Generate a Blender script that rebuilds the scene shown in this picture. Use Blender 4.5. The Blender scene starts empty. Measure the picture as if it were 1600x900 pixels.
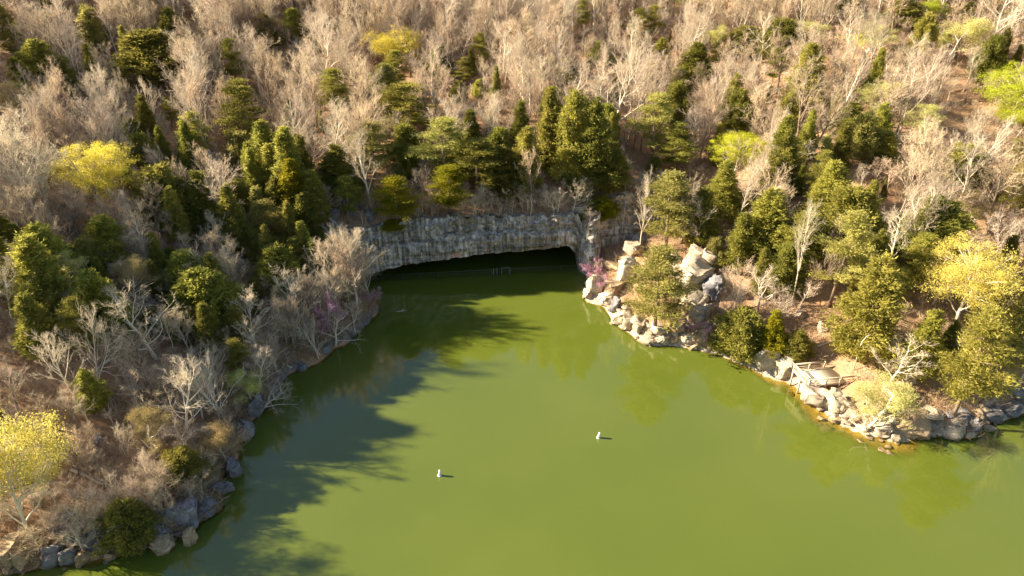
import bpy, math, random
import numpy as np
from mathutils import Vector, Matrix

R = math.radians
rng = np.random.default_rng(7)
random.seed(7)
sc = bpy.context.scene
COL = sc.collection

# ------------------------------------------------------------------ camera maths (1600x900 photograph)
CAM_H, PITCH, F = 62.0, R(28.0), 1067.0
CP, SP = math.cos(PITCH), math.sin(PITCH)

def ray(px, py):
    a, b = (px - 800) / F, (450 - py) / F
    return np.array([a, CP + b * SP, -SP + b * CP])

def plane(px, py, z=0.0):
    d = ray(px, py)
    t = (z - CAM_H) / d[2]
    return np.array([d[0] * t, d[1] * t, z])

def project(x, y, z):
    Z = z - CAM_H
    fw = y * CP - Z * SP
    return 800 + F * x / fw, 450 - F * (y * SP + Z * CP) / fw, fw

# ------------------------------------------------------------------ numpy noise
def _hash(ix, iy, seed):
    h = (ix.astype(np.int64) * 374761393 + iy.astype(np.int64) * 668265263 + seed * 974711) & 0x7fffffff
    h = ((h ^ (h >> 13)) * 1274126177) & 0x7fffffff
    return ((h ^ (h >> 16)) & 0xffff) / 65535.0

def vnoise(x, y, seed=0):
    x, y = np.asarray(x, float), np.asarray(y, float)
    ix, iy = np.floor(x), np.floor(y)
    fx, fy = x - ix, y - iy
    fx, fy = fx * fx * (3 - 2 * fx), fy * fy * (3 - 2 * fy)
    a, b = _hash(ix, iy, seed), _hash(ix + 1, iy, seed)
    c, d = _hash(ix, iy + 1, seed), _hash(ix + 1, iy + 1, seed)
    return (a * (1 - fx) + b * fx) * (1 - fy) + (c * (1 - fx) + d * fx) * fy

def fbm(x, y, seed=0, o=4):
    r, a, n = 0, 0.5, 0
    for k in range(o):
        r = r + a * vnoise(np.asarray(x) * 2 ** k, np.asarray(y) * 2 ** k, seed + k)
        n += a
        a *= .5
    return r / n

def sstep(a, b, x):
    t = np.clip((x - a) / (b - a), 0, 1)
    return t * t * (3 - 2 * t)

# ------------------------------------------------------------------ shoreline and terrain
shore_px = [(0, 897), (70, 890), (150, 878), (225, 858), (290, 838), (325, 800), (350, 770), (368, 725), (372, 690), (392, 655), (418, 622),
            (455, 590), (495, 562), (540, 535), (575, 505), (592, 480), (580, 462), (567, 447), (650, 441), (740, 436), (830, 429), (905, 423),
            (918, 446), (916, 470), (945, 478), (958, 502), (985, 522), (1010, 540), (1050, 540), (1090, 546), (1130, 556),
            (1165, 570), (1200, 588), (1236, 598), (1263, 613), (1288, 645), (1310, 664), (1350, 678), (1405, 688), (1440, 676),
            (1475, 681), (1525, 682), (1545, 664), (1575, 652), (1600, 642)]
SH = [plane(*p)[:2] for p in shore_px]
SH = np.array([(-400., -60.), (-170., 8.), (-110., 28.), (-75., 40.)] + SH + [(86., 84.), (110., 70.), (170., 64.), (420., 20.)])
WPOLY = np.vstack([SH, [(4000., -400.), (4000., -4000.), (-4000., -4000.), (-4000., -400.)]])

def sdist(x, y):
    """signed distance to the shoreline, positive on land"""
    x, y = np.asarray(x, float).ravel(), np.asarray(y, float).ravel()
    best = np.full(x.shape, 1e9)
    for a, b in zip(SH[:-1], SH[1:]):
        d = b - a
        t = np.clip(((x - a[0]) * d[0] + (y - a[1]) * d[1]) / (d @ d), 0, 1)
        best = np.minimum(best, np.hypot(x - a[0] - t * d[0], y - a[1] - t * d[1]))
    ins = np.zeros(x.shape, bool)
    n = len(WPOLY)
    for i in range(n):
        x1, y1 = WPOLY[i]
        x2, y2 = WPOLY[(i + 1) % n]
        c = (y1 > y) != (y2 > y)
        if y1 != y2:
            ins ^= c & (x < (x2 - x1) * (y - y1) / (y2 - y1) + x1)
    return np.where(ins, -best, best)

mouth_l, mouth_r = plane(567, 447), plane(905, 423)
CLX = [-60, -46, -39, -34, mouth_l[0], -20, -8, 4, 11.5, 13.2, 15.2, 17.0, 18.0, 21, 25, 29, 34, 46]
CLY = [118, 118, 118.4, 118.6, mouth_l[1] + .6, 120.6, 122.3, 123.8, 125.0, 125.0, 121.4, 121.8, 126.6, 127.6, 128.2, 129.5, 132, 138]

def cly(x):
    return np.interp(x, CLX, CLY)

def clh(x):
    return np.interp(x, [-52, -43, -36, -28, -10, 12, 16, 22, 27, 36], [0, 5, 9.5, 10.4, 10.6, 10.2, 8.6, 8.2, 5.5, 0])

def height(x, y, full=False):
    x, y = np.asarray(x, float), np.asarray(y, float)
    shp = x.shape
    x, y = x.ravel(), y.ravel()
    s = sdist(x, y)
    s = s + ((fbm(x / 5, y / 5, 61, 3) - .5) * 3.6 + (fbm(x / 1.6, y / 1.6, 62, 2) - .5) * 1.0) * np.exp(-np.abs(s) / 6) * (1 - .5 * sstep(0, 10, x)) * (1 - np.exp(-((x - 39) ** 2 + (y - 85) ** 2) / 70))
    sp = np.maximum(s, 0)
    cave = sstep(-40, -32, x) * (1 - sstep(13.5, 16, x)) * sstep(108, 116, y)
    left = 1 - sstep(-30, 10, x)
    bank = ((1.1 + 1.8 * sstep(62, 78, y)) * left + 1.7 * (1 - left)) * (0.75 + .5 * vnoise(x / 6, y / 6, 31)) * (1 - cave)
    z = bank * (1 - np.exp(-sp / 1.1))
    z = z + 98 * (1 - np.exp(-(0.44 + .05 * (fbm(x / 60, y / 60, 3) - .5)) * np.maximum(sp - 1.2 - cave * 2, 0) / 98))
    w = 1 - np.exp(-sp / 14)
    z = z + w * ((fbm(x / 32, y / 32, 11) - .5) * 7 + (fbm(x / 7, y / 7, 17, 3) - .5) * 2.2)
    z = z + (fbm(x / 2.2, y / 2.2, 23, 3) - .5) * .5 * sstep(0, 2, sp)
    z = z + clh(x) * sstep(1.6, 2.5, y - cly(x)) * np.exp(-np.maximum(y - cly(x) - 30, 0) / 40) * sstep(90, 112, y)
    shelf = sstep(30, 42, x) * sstep(50, 60, y) * (1 - .8 * sstep(53, 60, x))
    deep = -np.minimum((.75 * (1 - shelf) + .15 * shelf) * np.maximum(-s, 0) + (fbm(x / 2.5, y / 2.5, 41) - .5) * .7 * sstep(0, 1.5, -s), 8)
    z = np.where(s > 0, z, deep)
    dyc = y - cly(x)
    z = np.where((x > -30.5) & (x < 14.5) & (dyc > -7) & (dyc < 1.6), np.minimum(z, -2.5), z)
    if full:
        return z.reshape(shp), s.reshape(shp)
    return z.reshape(shp)

def hz(x, y):
    return float(height(np.array([x]), np.array([y]))[0])

_ts = np.concatenate([np.arange(50, 200, .35), np.arange(200, 420, .8)])
def hit(px, py, lift=0.0):
    """first point of the terrain (or water) met by the photograph's ray"""
    d = ray(px, py)
    P = d[None, :] * _ts[:, None]
    P[:, 2] += CAM_H
    h = np.maximum(height(P[:, 0], P[:, 1]), 0) + lift
    k = np.argmax(P[:, 2] <= h)
    if P[k, 2] > h[k]:
        k = len(_ts) - 1
    q = P[k]
    return np.array([q[0], q[1], max(hz(q[0], q[1]), -.3)])

def top_z(y, py):
    v = (450 - py) / F
    return CAM_H + y * (v * CP - SP) / (CP + v * SP)

# ------------------------------------------------------------------ mesh helpers
def mesh_from(name, V, Fc, mats, tint=None, midx=None, smooth=False):
    """V (n,3); Fc (m,k) uniform polygons or list of such arrays"""
    if not isinstance(Fc, list):
        Fc = [Fc]
    Fc = [np.asarray(f, np.int32) for f in Fc if len(f)]
    me = bpy.data.meshes.new(name)
    V = np.asarray(V, np.float32)
    me.vertices.add(len(V))
    me.vertices.foreach_set('co', V.ravel())
    loops = np.concatenate([f.ravel() for f in Fc])
    tot = np.concatenate([np.full(len(f), f.shape[1], np.int32) for f in Fc])
    st = np.concatenate([[0], np.cumsum(tot)[:-1]]).astype(np.int32)
    me.loops.add(len(loops))
    me.loops.foreach_set('vertex_index', loops)
    me.polygons.add(len(tot))
    me.polygons.foreach_set('loop_start', st)
    me.polygons.foreach_set('loop_total', tot)
    if midx is not None:
        me.polygons.foreach_set('material_index', np.asarray(midx, np.int32))
    if smooth:
        me.polygons.foreach_set('use_smooth', np.ones(len(tot), bool))
    for m in mats:
        me.materials.append(m)
    if tint is not None:
        a = me.attributes.new('tint', 'FLOAT', 'POINT')
        a.data.foreach_set('value', np.asarray(tint, np.float32))
    me.update(calc_edges=True)
    me.validate()
    return me

def obj(name, me, parent=None):
    o = bpy.data.objects.new(name, me)
    COL.objects.link(o)
    if parent is not None:
        o.parent = parent
    return o

def tag(o, label=None, cat=None, group=None, kind=None):
    if label: o['label'] = label
    if cat: o['category'] = cat
    if group: o['group'] = group
    if kind: o['kind'] = kind
    return o

def empty(name, loc, rz=0.0, scale=(1, 1, 1)):
    o = bpy.data.objects.new(name, None)
    COL.objects.link(o)
    o.empty_display_size = .3
    o.location = loc
    o.rotation_euler = (0, 0, rz)
    o.scale = scale
    return o

class Geo:
    """collects triangles and quads"""
    def __init__(s):
        s.V, s.T, s.Q, s.n, s.tint = [], [], [], 0, []
    def add(s, V, T=None, Q=None, tint=.5):
        V = np.asarray(V, float).reshape(-1, 3)
        if T is not None and len(T): s.T.append(np.asarray(T, np.int64) + s.n)
        if Q is not None and len(Q): s.Q.append(np.asarray(Q, np.int64) + s.n)
        s.V.append(V)
        s.tint.append(np.broadcast_to(np.asarray(tint, float), (len(V),)))
        s.n += len(V)
    def tube(s, P, rad, k=5, tint=.5, cap=True):
        P = np.asarray(P, float)
        rad = np.asarray(rad, float)
        n = len(P)
        tg = np.gradient(P, axis=0)
        tg /= np.linalg.norm(tg, axis=1)[:, None] + 1e-9
        ref = np.array([1., 0, 0]) if abs(tg[0, 2]) > .7 else np.array([0, 0, 1.])
        u = np.cross(tg, ref); u /= np.linalg.norm(u, axis=1)[:, None] + 1e-9
        w = np.cross(tg, u)
        a = np.arange(k) * 2 * math.pi / k
        ring = P[:, None, :] + rad[:, None, None] * (np.cos(a)[None, :, None] * u[:, None, :] + np.sin(a)[None, :, None] * w[:, None, :])
        i = np.arange(n - 1)[:, None] * k
        j = np.arange(k)[None, :]
        j2 = (j + 1) % k
        Q = np.stack([i + j, i + j2, i + k + j2, i + k + j], -1).reshape(-1, 4)
        V = ring.reshape(-1, 3)
        T = None
        if cap:
            V = np.vstack([V, P[:1], P[-1:]])
            c0, c1 = n * k, n * k + 1
            T = [(c0, (q + 1) % k, q) for q in range(k)] + [(c1, (n - 1) * k + q, (n - 1) * k + (q + 1) % k) for q in range(k)]
        s.add(V, T, Q, tint)
    def box(s, c, h, M=None, tint=.5):
        c, h = np.asarray(c, float), np.asarray(h, float)
        V = np.array([(x, y, z) for x in (-1, 1) for y in (-1, 1) for z in (-1, 1)]) * h
        if M is not None: V = V @ np.asarray(M).T
        s.add(V + c, None, [(0, 1, 3, 2), (4, 6, 7, 5), (0, 4, 5, 1), (2, 3, 7, 6), (0, 2, 6, 4), (1, 5, 7, 3)], tint)
    def bar(s, a, b, w, t, tint=.5):
        """rectangular bar from a to b, w wide (sideways), t tall"""
        a, b = np.asarray(a, float), np.asarray(b, float)
        d = b - a; L = np.linalg.norm(d); d /= L
        ref = np.array([0, 0, 1.]) if abs(d[2]) < .9 else np.array([0, 1., 0])
        u = np.cross(ref, d); u /= np.linalg.norm(u)
        v = np.cross(d, u)
        s.box((a + b) / 2, (L / 2, w / 2, t / 2), np.stack([d, u, v], 1), tint)
    def mesh(s, name, mats, smooth=False):
        f = []
        if s.T: f.append(np.vstack(s.T))
        if s.Q: f.append(np.vstack(s.Q))
        return mesh_from(name, np.vstack(s.V), f, mats, np.concatenate(s.tint), None, smooth)

# ------------------------------------------------------------------ materials
def new_mat(name):
    m = bpy.data.materials.new(name)
    m.use_nodes = True
    nt = m.node_tree
    nt.nodes.clear()
    out = nt.nodes.new('ShaderNodeOutputMaterial')
    return m, nt, out

def N(nt, t, **kw):
    n = nt.nodes.new(t)
    for k, v in kw.items():
        if k in n.inputs.keys() if isinstance(k, str) else False:
            n.inputs[k].default_value = v
        else:
            setattr(n, k, v)
    return n

def ramp(nt, fac, stops, interp='LINEAR'):
    r = nt.nodes.new('ShaderNodeValToRGB')
    r.color_ramp.interpolation = interp
    e = r.color_ramp.elements
    while len(e) < len(stops): e.new(.5)
    for q, (p, c) in zip(e, stops):
        q.position = p
        q.color = (*c, 1)
    nt.links.new(fac, r.inputs['Fac'])
    return r.outputs['Color']

def noise(nt, vec, scale, detail=4, rough=.6):
    n = nt.nodes.new('ShaderNodeTexNoise')
    n.inputs['Scale'].default_value = scale
    n.inputs['Detail'].default_value = detail
    n.inputs['Roughness'].default_value = rough
    nt.links.new(vec, n.inputs['Vector'])
    return n.outputs['Fac']

def mixc(nt, fac, a, b, mode='MIX'):
    m = nt.nodes.new('ShaderNodeMix')
    m.data_type = 'RGBA'
    m.blend_type = mode
    for sck, v in ((m.inputs[0], fac), (m.inputs[6], a), (m.inputs[7], b)):
        if hasattr(v, 'is_linked'): nt.links.new(v, sck)
        elif isinstance(v, (int, float)): sck.default_value = v
        else: sck.default_value = (*v, 1)
    return m.outputs[2]

def math_n(nt, op, a, b=0.0, clamp=False):
    m = nt.nodes.new('ShaderNodeMath')
    m.operation = op
    m.use_clamp = clamp
    for k, v in ((0, a), (1, b)):
        if hasattr(v, 'is_linked'): nt.links.new(v, m.inputs[k])
        else: m.inputs[k].default_value = v
    return m.outputs[0]

def coords(nt, scale=(1, 1, 1), which='Object'):
    t = nt.nodes.new('ShaderNodeTexCoord')
    mp = nt.nodes.new('ShaderNodeMapping')
    mp.inputs['Scale'].default_value = scale
    nt.links.new(t.outputs[which], mp.inputs['Vector'])
    return mp.outputs['Vector']

def obj_var(nt, col, hue=.02, val=.25):
    """small colour differences from one object to the next"""
    oi = nt.nodes.new('ShaderNodeObjectInfo')
    h = nt.nodes.new('ShaderNodeHueSaturation')
    mr = nt.nodes.new('ShaderNodeMapRange')
    mr.inputs['To Min'].default_value, mr.inputs['To Max'].default_value = .5 - hue, .5 + hue
    nt.links.new(oi.outputs['Random'], mr.inputs['Value'])
    nt.links.new(mr.outputs[0], h.inputs['Hue'])
    f = math_n(nt, 'FRACT', math_n(nt, 'MULTIPLY', oi.outputs['Random'], 7.31))
    mv = nt.nodes.new('ShaderNodeMapRange')
    mv.inputs['To Min'].default_value, mv.inputs['To Max'].default_value = 1 - val, 1 + val
    nt.links.new(f, mv.inputs['Value'])
    nt.links.new(mv.outputs[0], h.inputs['Value'])
    nt.links.new(col, h.inputs['Color'])
    return h.outputs['Color']

def leaf_mat(name, a, b, trans=.55, hue=.012, val=.2):
    m, nt, out = new_mat(name)
    at = N(nt, 'ShaderNodeAttribute', attribute_name='tint')
    c = obj_var(nt, ramp(nt, at.outputs['Fac'], [(0, a), (1, b)]), hue, val)
    d = N(nt, 'ShaderNodeBsdfDiffuse'); t = N(nt, 'ShaderNodeBsdfTranslucent')
    mx = N(nt, 'ShaderNodeMixShader')
    mx.inputs[0].default_value = trans
    nt.links.new(c, d.inputs['Color']); nt.links.new(c, t.inputs['Color'])
    nt.links.new(d.outputs[0], mx.inputs[1]); nt.links.new(t.outputs[0], mx.inputs[2])
    nt.links.new(mx.outputs[0], out.inputs['Surface'])
    return m

def bark_mat(name, a, b, val=.25):
    m, nt, out = new_mat(name)
    v = coords(nt, (3, 3, .6))
    c = obj_var(nt, ramp(nt, noise(nt, v, 1.6, 4, .7), [(.3, a), (.7, b)]), .015, val)
    d = N(nt, 'ShaderNodeBsdfDiffuse')
    nt.links.new(c, d.inputs['Color'])
    nt.links.new(d.outputs[0], out.inputs['Surface'])
    return m

def rock_mat(name, stops, moss=(.16, .11, .06), moss_amt=.35, streak=False, bump=.5):
    m, nt, out = new_mat(name)
    v = coords(nt)
    oi = nt.nodes.new('ShaderNodeObjectInfo')
    va = nt.nodes.new('ShaderNodeVectorMath'); va.operation = 'ADD'
    nt.links.new(v, va.inputs[0]); nt.links.new(oi.outputs['Location'], va.inputs[1])
    w = nt.nodes.new('ShaderNodeTexCoord')
    g = nt.nodes.new('ShaderNodeNewGeometry')
    pos = g.outputs['Position']
    c = ramp(nt, noise(nt, pos, .9, 6, .65), stops)
    c2 = ramp(nt, noise(nt, pos, 4.5, 4, .7), [(.32, (.55, .5, .45)), (.55, (1, 1, 1))])
    c = mixc(nt, .8, c, c2, 'MULTIPLY')
    dirt = math_n(nt, 'MULTIPLY', ramp(nt, noise(nt, pos, 1.7, 5, .7), [(.52, (0, 0, 0)), (.66, (1, 1, 1))]), moss_amt)
    c = mixc(nt, dirt, c, moss)
    c = obj_var(nt, c, .008, .14)
    spz = nt.nodes.new('ShaderNodeSeparateXYZ'); nt.links.new(pos, spz.inputs[0])
    wet = math_n(nt, 'MULTIPLY', math_n(nt, 'SUBTRACT', math_n(nt, 'ADD', .28, math_n(nt, 'MULTIPLY', noise(nt, pos, 3.0, 3), .25)), spz.outputs['Z']), 8.0, True)
    under = math_n(nt, 'MULTIPLY', math_n(nt, 'ADD', spz.outputs['Z'], .25), 8.0, True)
    c = mixc(nt, math_n(nt, 'MULTIPLY', math_n(nt, 'MULTIPLY', wet, under), .6), c, (.16, .11, .05))
    b = N(nt, 'ShaderNodeBump'); b.inputs['Strength'].default_value = bump; b.inputs['Distance'].default_value = .12
    mm = nt.nodes.new('ShaderNodeMapping'); mm.inputs['Scale'].default_value = (1, 1, 3.5)
    nt.links.new(pos, mm.inputs['Vector'])
    nt.links.new(noise(nt, mm.outputs[0], 2.2, 6, .7), b.inputs['Height'])
    d = N(nt, 'ShaderNodeBsdfDiffuse')
    nt.links.new(c, d.inputs['Color']); nt.links.new(b.outputs[0], d.inputs['Normal'])
    nt.links.new(d.outputs[0], out.inputs['Surface'])
    return m

M = {}
M['leaf_dark'] = leaf_mat('cedar_dark_leaf', (.175, .172, .040), (.36, .335, .072))
M['leaf_mid'] = leaf_mat('cedar_mid_leaf', (.245, .235, .050), (.45, .42, .090))
M['leaf_light'] = leaf_mat('pine_light_leaf', (.29, .275, .080), (.47, .435, .125))
M['leaf_bright'] = leaf_mat('bright_green_leaf', (.20, .19, .018), (.40, .36, .030))
M['bud_yellow'] = leaf_mat('yellow_bud_leaf', (.55, .475, .095), (.76, .665, .19), .5)
M['bud_bright'] = leaf_mat('bright_yellow_bud_leaf', (.70, .62, .07), (.90, .83, .16), .5)
M['bud_pale'] = leaf_mat('pale_bud_leaf', (.48, .47, .13), (.70, .67, .24), .45)
M['bud_lime'] = leaf_mat('lime_bud_leaf', (.36, .40, .03), (.60, .62, .05), .4)
M['bud_tan'] = leaf_mat('tan_bud_leaf', (.30, .23, .10), (.46, .36, .14), .4)
M['bud_pink'] = leaf_mat('redbud_blossom', (.50, .19, .40), (.72, .36, .60), .35)
M['twig_tan'] = leaf_mat('tan_twig', (.50, .385, .26), (.76, .61, .42), .3, .012, .2)
M['twig_grey'] = leaf_mat('grey_twig', (.46, .37, .27), (.72, .60, .45), .3, .012, .2)
M['twig_pale'] = leaf_mat('pale_twig', (.56, .47, .35), (.80, .69, .52), .3, .01, .15)
M['bark_brown'] = bark_mat('brown_bark', (.17, .12, .085), (.36, .27, .19))
M['bark_grey'] = bark_mat('grey_bark', (.46, .39, .29), (.70, .60, .46))
M['bark_pale'] = bark_mat('pale_bark', (.52, .44, .33), (.76, .66, .51))
M['rock_pale'] = rock_mat('pale_limestone', [(.3, (.32, .245, .165)), (.6, (.56, .47, .35))], (.26, .17, .09), .45)
M['rock_grey'] = rock_mat('grey_limestone', [(.3, (.12, .115, .12)), (.65, (.29, .28, .285))], (.12, .10, .06), .35)
M['rock_tan'] = rock_mat('tan_limestone', [(.3, (.27, .19, .11)), (.65, (.46, .35, .22))], (.2, .13, .06), .4)
M['brush'] = leaf_mat('brush_twig', (.26, .18, .11), (.50, .37, .24), .15)

def ground_mat():
    m, nt, out = new_mat('leaf_litter_ground')
    g = nt.nodes.new('ShaderNodeNewGeometry')
    p = g.outputs['Position']
    c = ramp(nt, noise(nt, p, .10, 6, .6), [(.30, (.20, .125, .07)), (.5, (.37, .24, .14)), (.68, (.50, .34, .205))])
    f = ramp(nt, noise(nt, p, 1.8, 5, .75), [(.33, (.55, .5, .48)), (.52, (1, 1, 1)), (.72, (1.25, 1.15, 1.0))])
    c = mixc(nt, .9, c, f, 'MULTIPLY')
    o = math_n(nt, 'MULTIPLY', ramp(nt, noise(nt, p, .35, 4, .6), [(.56, (0, 0, 0)), (.66, (1, 1, 1))]), .55)
    c = mixc(nt, o, c, (.42, .22, .10))
    b = N(nt, 'ShaderNodeBump'); b.inputs['Strength'].default_value = .7; b.inputs['Distance'].default_value = .25
    nt.links.new(noise(nt, p, 2.5, 6, .75), b.inputs['Height'])
    # bare rock on the steep bank
    sx = nt.nodes.new('ShaderNodeSeparateXYZ'); nt.links.new(g.outputs['True Normal'], sx.inputs[0])
    steep = math_n(nt, 'MULTIPLY', math_n(nt, 'SUBTRACT', .70, sx.outputs['Z']), 6, True)
    rk = ramp(nt, noise(nt, p, 1.3, 6, .7), [(.3, (.09, .08, .07)), (.65, (.24, .21, .18))])
    c = mixc(nt, steep, c, rk)
    sp = nt.nodes.new('ShaderNodeSeparateXYZ'); nt.links.new(p, sp.inputs[0])
    zz = math_n(nt, 'ADD', sp.outputs['Z'], math_n(nt, 'MULTIPLY', math_n(nt, 'SUBTRACT', noise(nt, p, .7, 4), .5), 2.4))
    near = math_n(nt, 'MULTIPLY', math_n(nt, 'SUBTRACT', 1.7, zz), 2.0, True)
    east = math_n(nt, 'MULTIPLY', math_n(nt, 'SUBTRACT', sp.outputs['X'], 6.0), .3, True)
    c = mixc(nt, math_n(nt, 'MULTIPLY', near, east), c, ramp(nt, noise(nt, p, 1.6, 6, .75), [(.32, (.22, .16, .10)), (.5, (.44, .36, .27)), (.7, (.60, .52, .42))]))
    bed = math_n(nt, 'MULTIPLY', math_n(nt, 'MULTIPLY', sp.outputs['Z'], -12.0, True), east)
    c = mixc(nt, bed, c, ramp(nt, noise(nt, p, .9, 5, .7), [(.3, (.20, .155, .085)), (.6, (.42, .345, .22))]))
    d = N(nt, 'ShaderNodeBsdfDiffuse')
    nt.links.new(c, d.inputs['Color']); nt.links.new(b.outputs[0], d.inputs['Normal'])
    nt.links.new(d.outputs[0], out.inputs['Surface'])
    return m
M['ground'] = ground_mat()

def cliff_mat():
    m, nt, out = new_mat('streaked_cliff_rock')
    g = nt.nodes.new('ShaderNodeNewGeometry')
    p = g.outputs['Position']
    def mp(s):
        q = nt.nodes.new('ShaderNodeMapping'); q.inputs['Scale'].default_value = s
        nt.links.new(p, q.inputs['Vector']); return q.outputs[0]
    c = ramp(nt, noise(nt, mp((.5, .5, .10)), 1.0, 6, .7), [(.30, (.20, .175, .14)), (.5, (.44, .40, .335)), (.7, (.66, .60, .50))])
    st = ramp(nt, noise(nt, mp((1.5, 1.5, .07)), 1.0, 5, .75), [(.37, (.22, .21, .20)), (.50, (.75, .72, .68)), (.64, (1.5, 1.48, 1.45))])
    c = mixc(nt, .95, c, st, 'MULTIPLY')
    br = ramp(nt, noise(nt, mp((.22, .22, .12)), 1.0, 4, .6), [(.52, (0, 0, 0)), (.68, (1, 1, 1))])
    c = mixc(nt, math_n(nt, 'MULTIPLY', br, .5), c, (.22, .16, .09), 'MIX')
    bl = ramp(nt, noise(nt, mp((.3, .3, .15)), 1.7, 3, .6), [(.55, (0, 0, 0)), (.7, (1, 1, 1))])
    c = mixc(nt, math_n(nt, 'MULTIPLY', bl, .22), c, (.25, .27, .30), 'MIX')
    bed = ramp(nt, noise(nt, mp((.06, .06, 1.1)), 1.0, 4, .6), [(.40, (.35, .33, .31)), (.47, (1, 1, 1))])
    c = mixc(nt, .55, c, bed, 'MULTIPLY')
    # the fresh pinkish scar just above the mouth
    sc_p = hitless_scar
    vs = nt.nodes.new('ShaderNodeVectorMath'); vs.operation = 'SUBTRACT'; vs.inputs[1].default_value = sc_p
    nt.links.new(p, vs.inputs[0])
    sm = nt.nodes.new('ShaderNodeMapping'); sm.inputs['Scale'].default_value = (1 / 1.15, .15, 1 / .75)
    nt.links.new(vs.outputs[0], sm.inputs['Vector'])
    ln = nt.nodes.new('ShaderNodeVectorMath'); ln.operation = 'LENGTH'; nt.links.new(sm.outputs[0], ln.inputs[0])
    dd = math_n(nt, 'ADD', ln.outputs['Value'], math_n(nt, 'MULTIPLY', math_n(nt, 'SUBTRACT', noise(nt, p, 2.0, 3), .5), 1.0))
    f = math_n(nt, 'MULTIPLY', math_n(nt, 'SUBTRACT', 1.0, dd), 4, True)
    c = mixc(nt, f, c, (.55, .34, .25))
    b = N(nt, 'ShaderNodeBump'); b.inputs['Strength'].default_value = .7; b.inputs['Distance'].default_value = .2
    nt.links.new(noise(nt, mp((1.6, 1.6, .8)), 1.4, 6, .7), b.inputs['Height'])
    d = N(nt, 'ShaderNodeBsdfDiffuse')
    nt.links.new(c, d.inputs['Color']); nt.links.new(b.outputs[0], d.inputs['Normal'])
    nt.links.new(d.outputs[0], out.inputs['Surface'])
    return m
_sc = plane(713, 399, 3.6)
hitless_scar = (_sc[0], float(cly(_sc[0])), 3.2)
_d = ray(713, 399); _t = (float(cly(_d[0] * 134)) - .2) / _d[1]
hitless_scar = (_d[0] * _t, _d[1] * _t, CAM_H + _d[2] * _t)
M['cliff'] = cliff_mat()

def water_mat():
    m, nt, out = new_mat('green_lake_water')
    g = nt.nodes.new('ShaderNodeNewGeometry')
    p = g.outputs['Position']
    at = N(nt, 'ShaderNodeAttribute', attribute_name='tint')      # water depth in metres
    c = ramp(nt, noise(nt, p, .035, 3, .5), [(.3, (.076, .101, .012)), (.7, (.095, .116, .015))])
    b = N(nt, 'ShaderNodeBump'); b.inputs['Strength'].default_value = .07; b.inputs['Distance'].default_value = .05
    mp = nt.nodes.new('ShaderNodeMapping'); mp.inputs['Scale'].default_value = (1, .6, 1)
    nt.links.new(p, mp.inputs['Vector'])
    nt.links.new(noise(nt, mp.outputs[0], .9, 3, .55), b.inputs['Height'])
    pr = N(nt, 'ShaderNodeBsdfPrincipled')
    nt.links.new(c, pr.inputs['Base Color'])
    pr.inputs['Roughness'].default_value = .05
    pr.inputs['IOR'].default_value = 1.56
    nt.links.new(b.outputs[0], pr.inputs['Normal'])
    # shallow margin: clear amber water over the rocks
    tr = N(nt, 'ShaderNodeBsdfTransparent'); tr.inputs['Color'].default_value = (.80, .73, .38, 1)
    gl = N(nt, 'ShaderNodeBsdfGlossy'); gl.inputs['Roughness'].default_value = .05
    nt.links.new(b.outputs[0], gl.inputs['Normal'])
    dt = nt.nodes.new('ShaderNodeVectorMath'); dt.operation = 'DOT_PRODUCT'
    nt.links.new(g.outputs['Incoming'], dt.inputs[0]); nt.links.new(g.outputs['Normal'], dt.inputs[1])
    om = math_n(nt, 'SUBTRACT', 1.0, math_n(nt, 'ABSOLUTE', dt.outputs['Value']), True)
    fres = math_n(nt, 'ADD', .03, math_n(nt, 'MULTIPLY', math_n(nt, 'POWER', om, 5.0), .97), True)
    sh = N(nt, 'ShaderNodeMixShader')
    nt.links.new(fres, sh.inputs[0]); nt.links.new(tr.outputs[0], sh.inputs[1]); nt.links.new(gl.outputs[0], sh.inputs[2])
    dep = N(nt, 'ShaderNodeMapRange')
    dep.inputs['From Min'].default_value, dep.inputs['From Max'].default_value = .05, .65
    dep.interpolation_type = 'SMOOTHSTEP'
    nt.links.new(at.outputs['Fac'], dep.inputs['Value'])
    mx = N(nt, 'ShaderNodeMixShader')
    nt.links.new(dep.outputs[0], mx.inputs[0]); nt.links.new(sh.outputs[0], mx.inputs[1]); nt.links.new(pr.outputs[0], mx.inputs[2])
    nt.links.new(mx.outputs[0], out.inputs['Surface'])
    return m
M['water'] = water_mat()

def wood_mat(name, a, b):
    m, nt, out = new_mat(name)
    v = coords(nt, (1.2, 9, 9))
    c = ramp(nt, noise(nt, v, 1.5, 5, .7), [(.3, a), (.7, b)])
    d = N(nt, 'ShaderNodeBsdfPrincipled'); d.inputs['Roughness'].default_value = .8
    nt.links.new(c, d.inputs['Base Color'])
    nt.links.new(d.outputs[0], out.inputs['Surface'])
    return m
M['deck_wood'] = wood_mat('weathered_deck_wood', (.60, .50, .35), (.80, .70, .52))
M['rail_wood'] = wood_mat('weathered_rail_wood', (.42, .33, .22), (.62, .52, .37))

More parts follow.
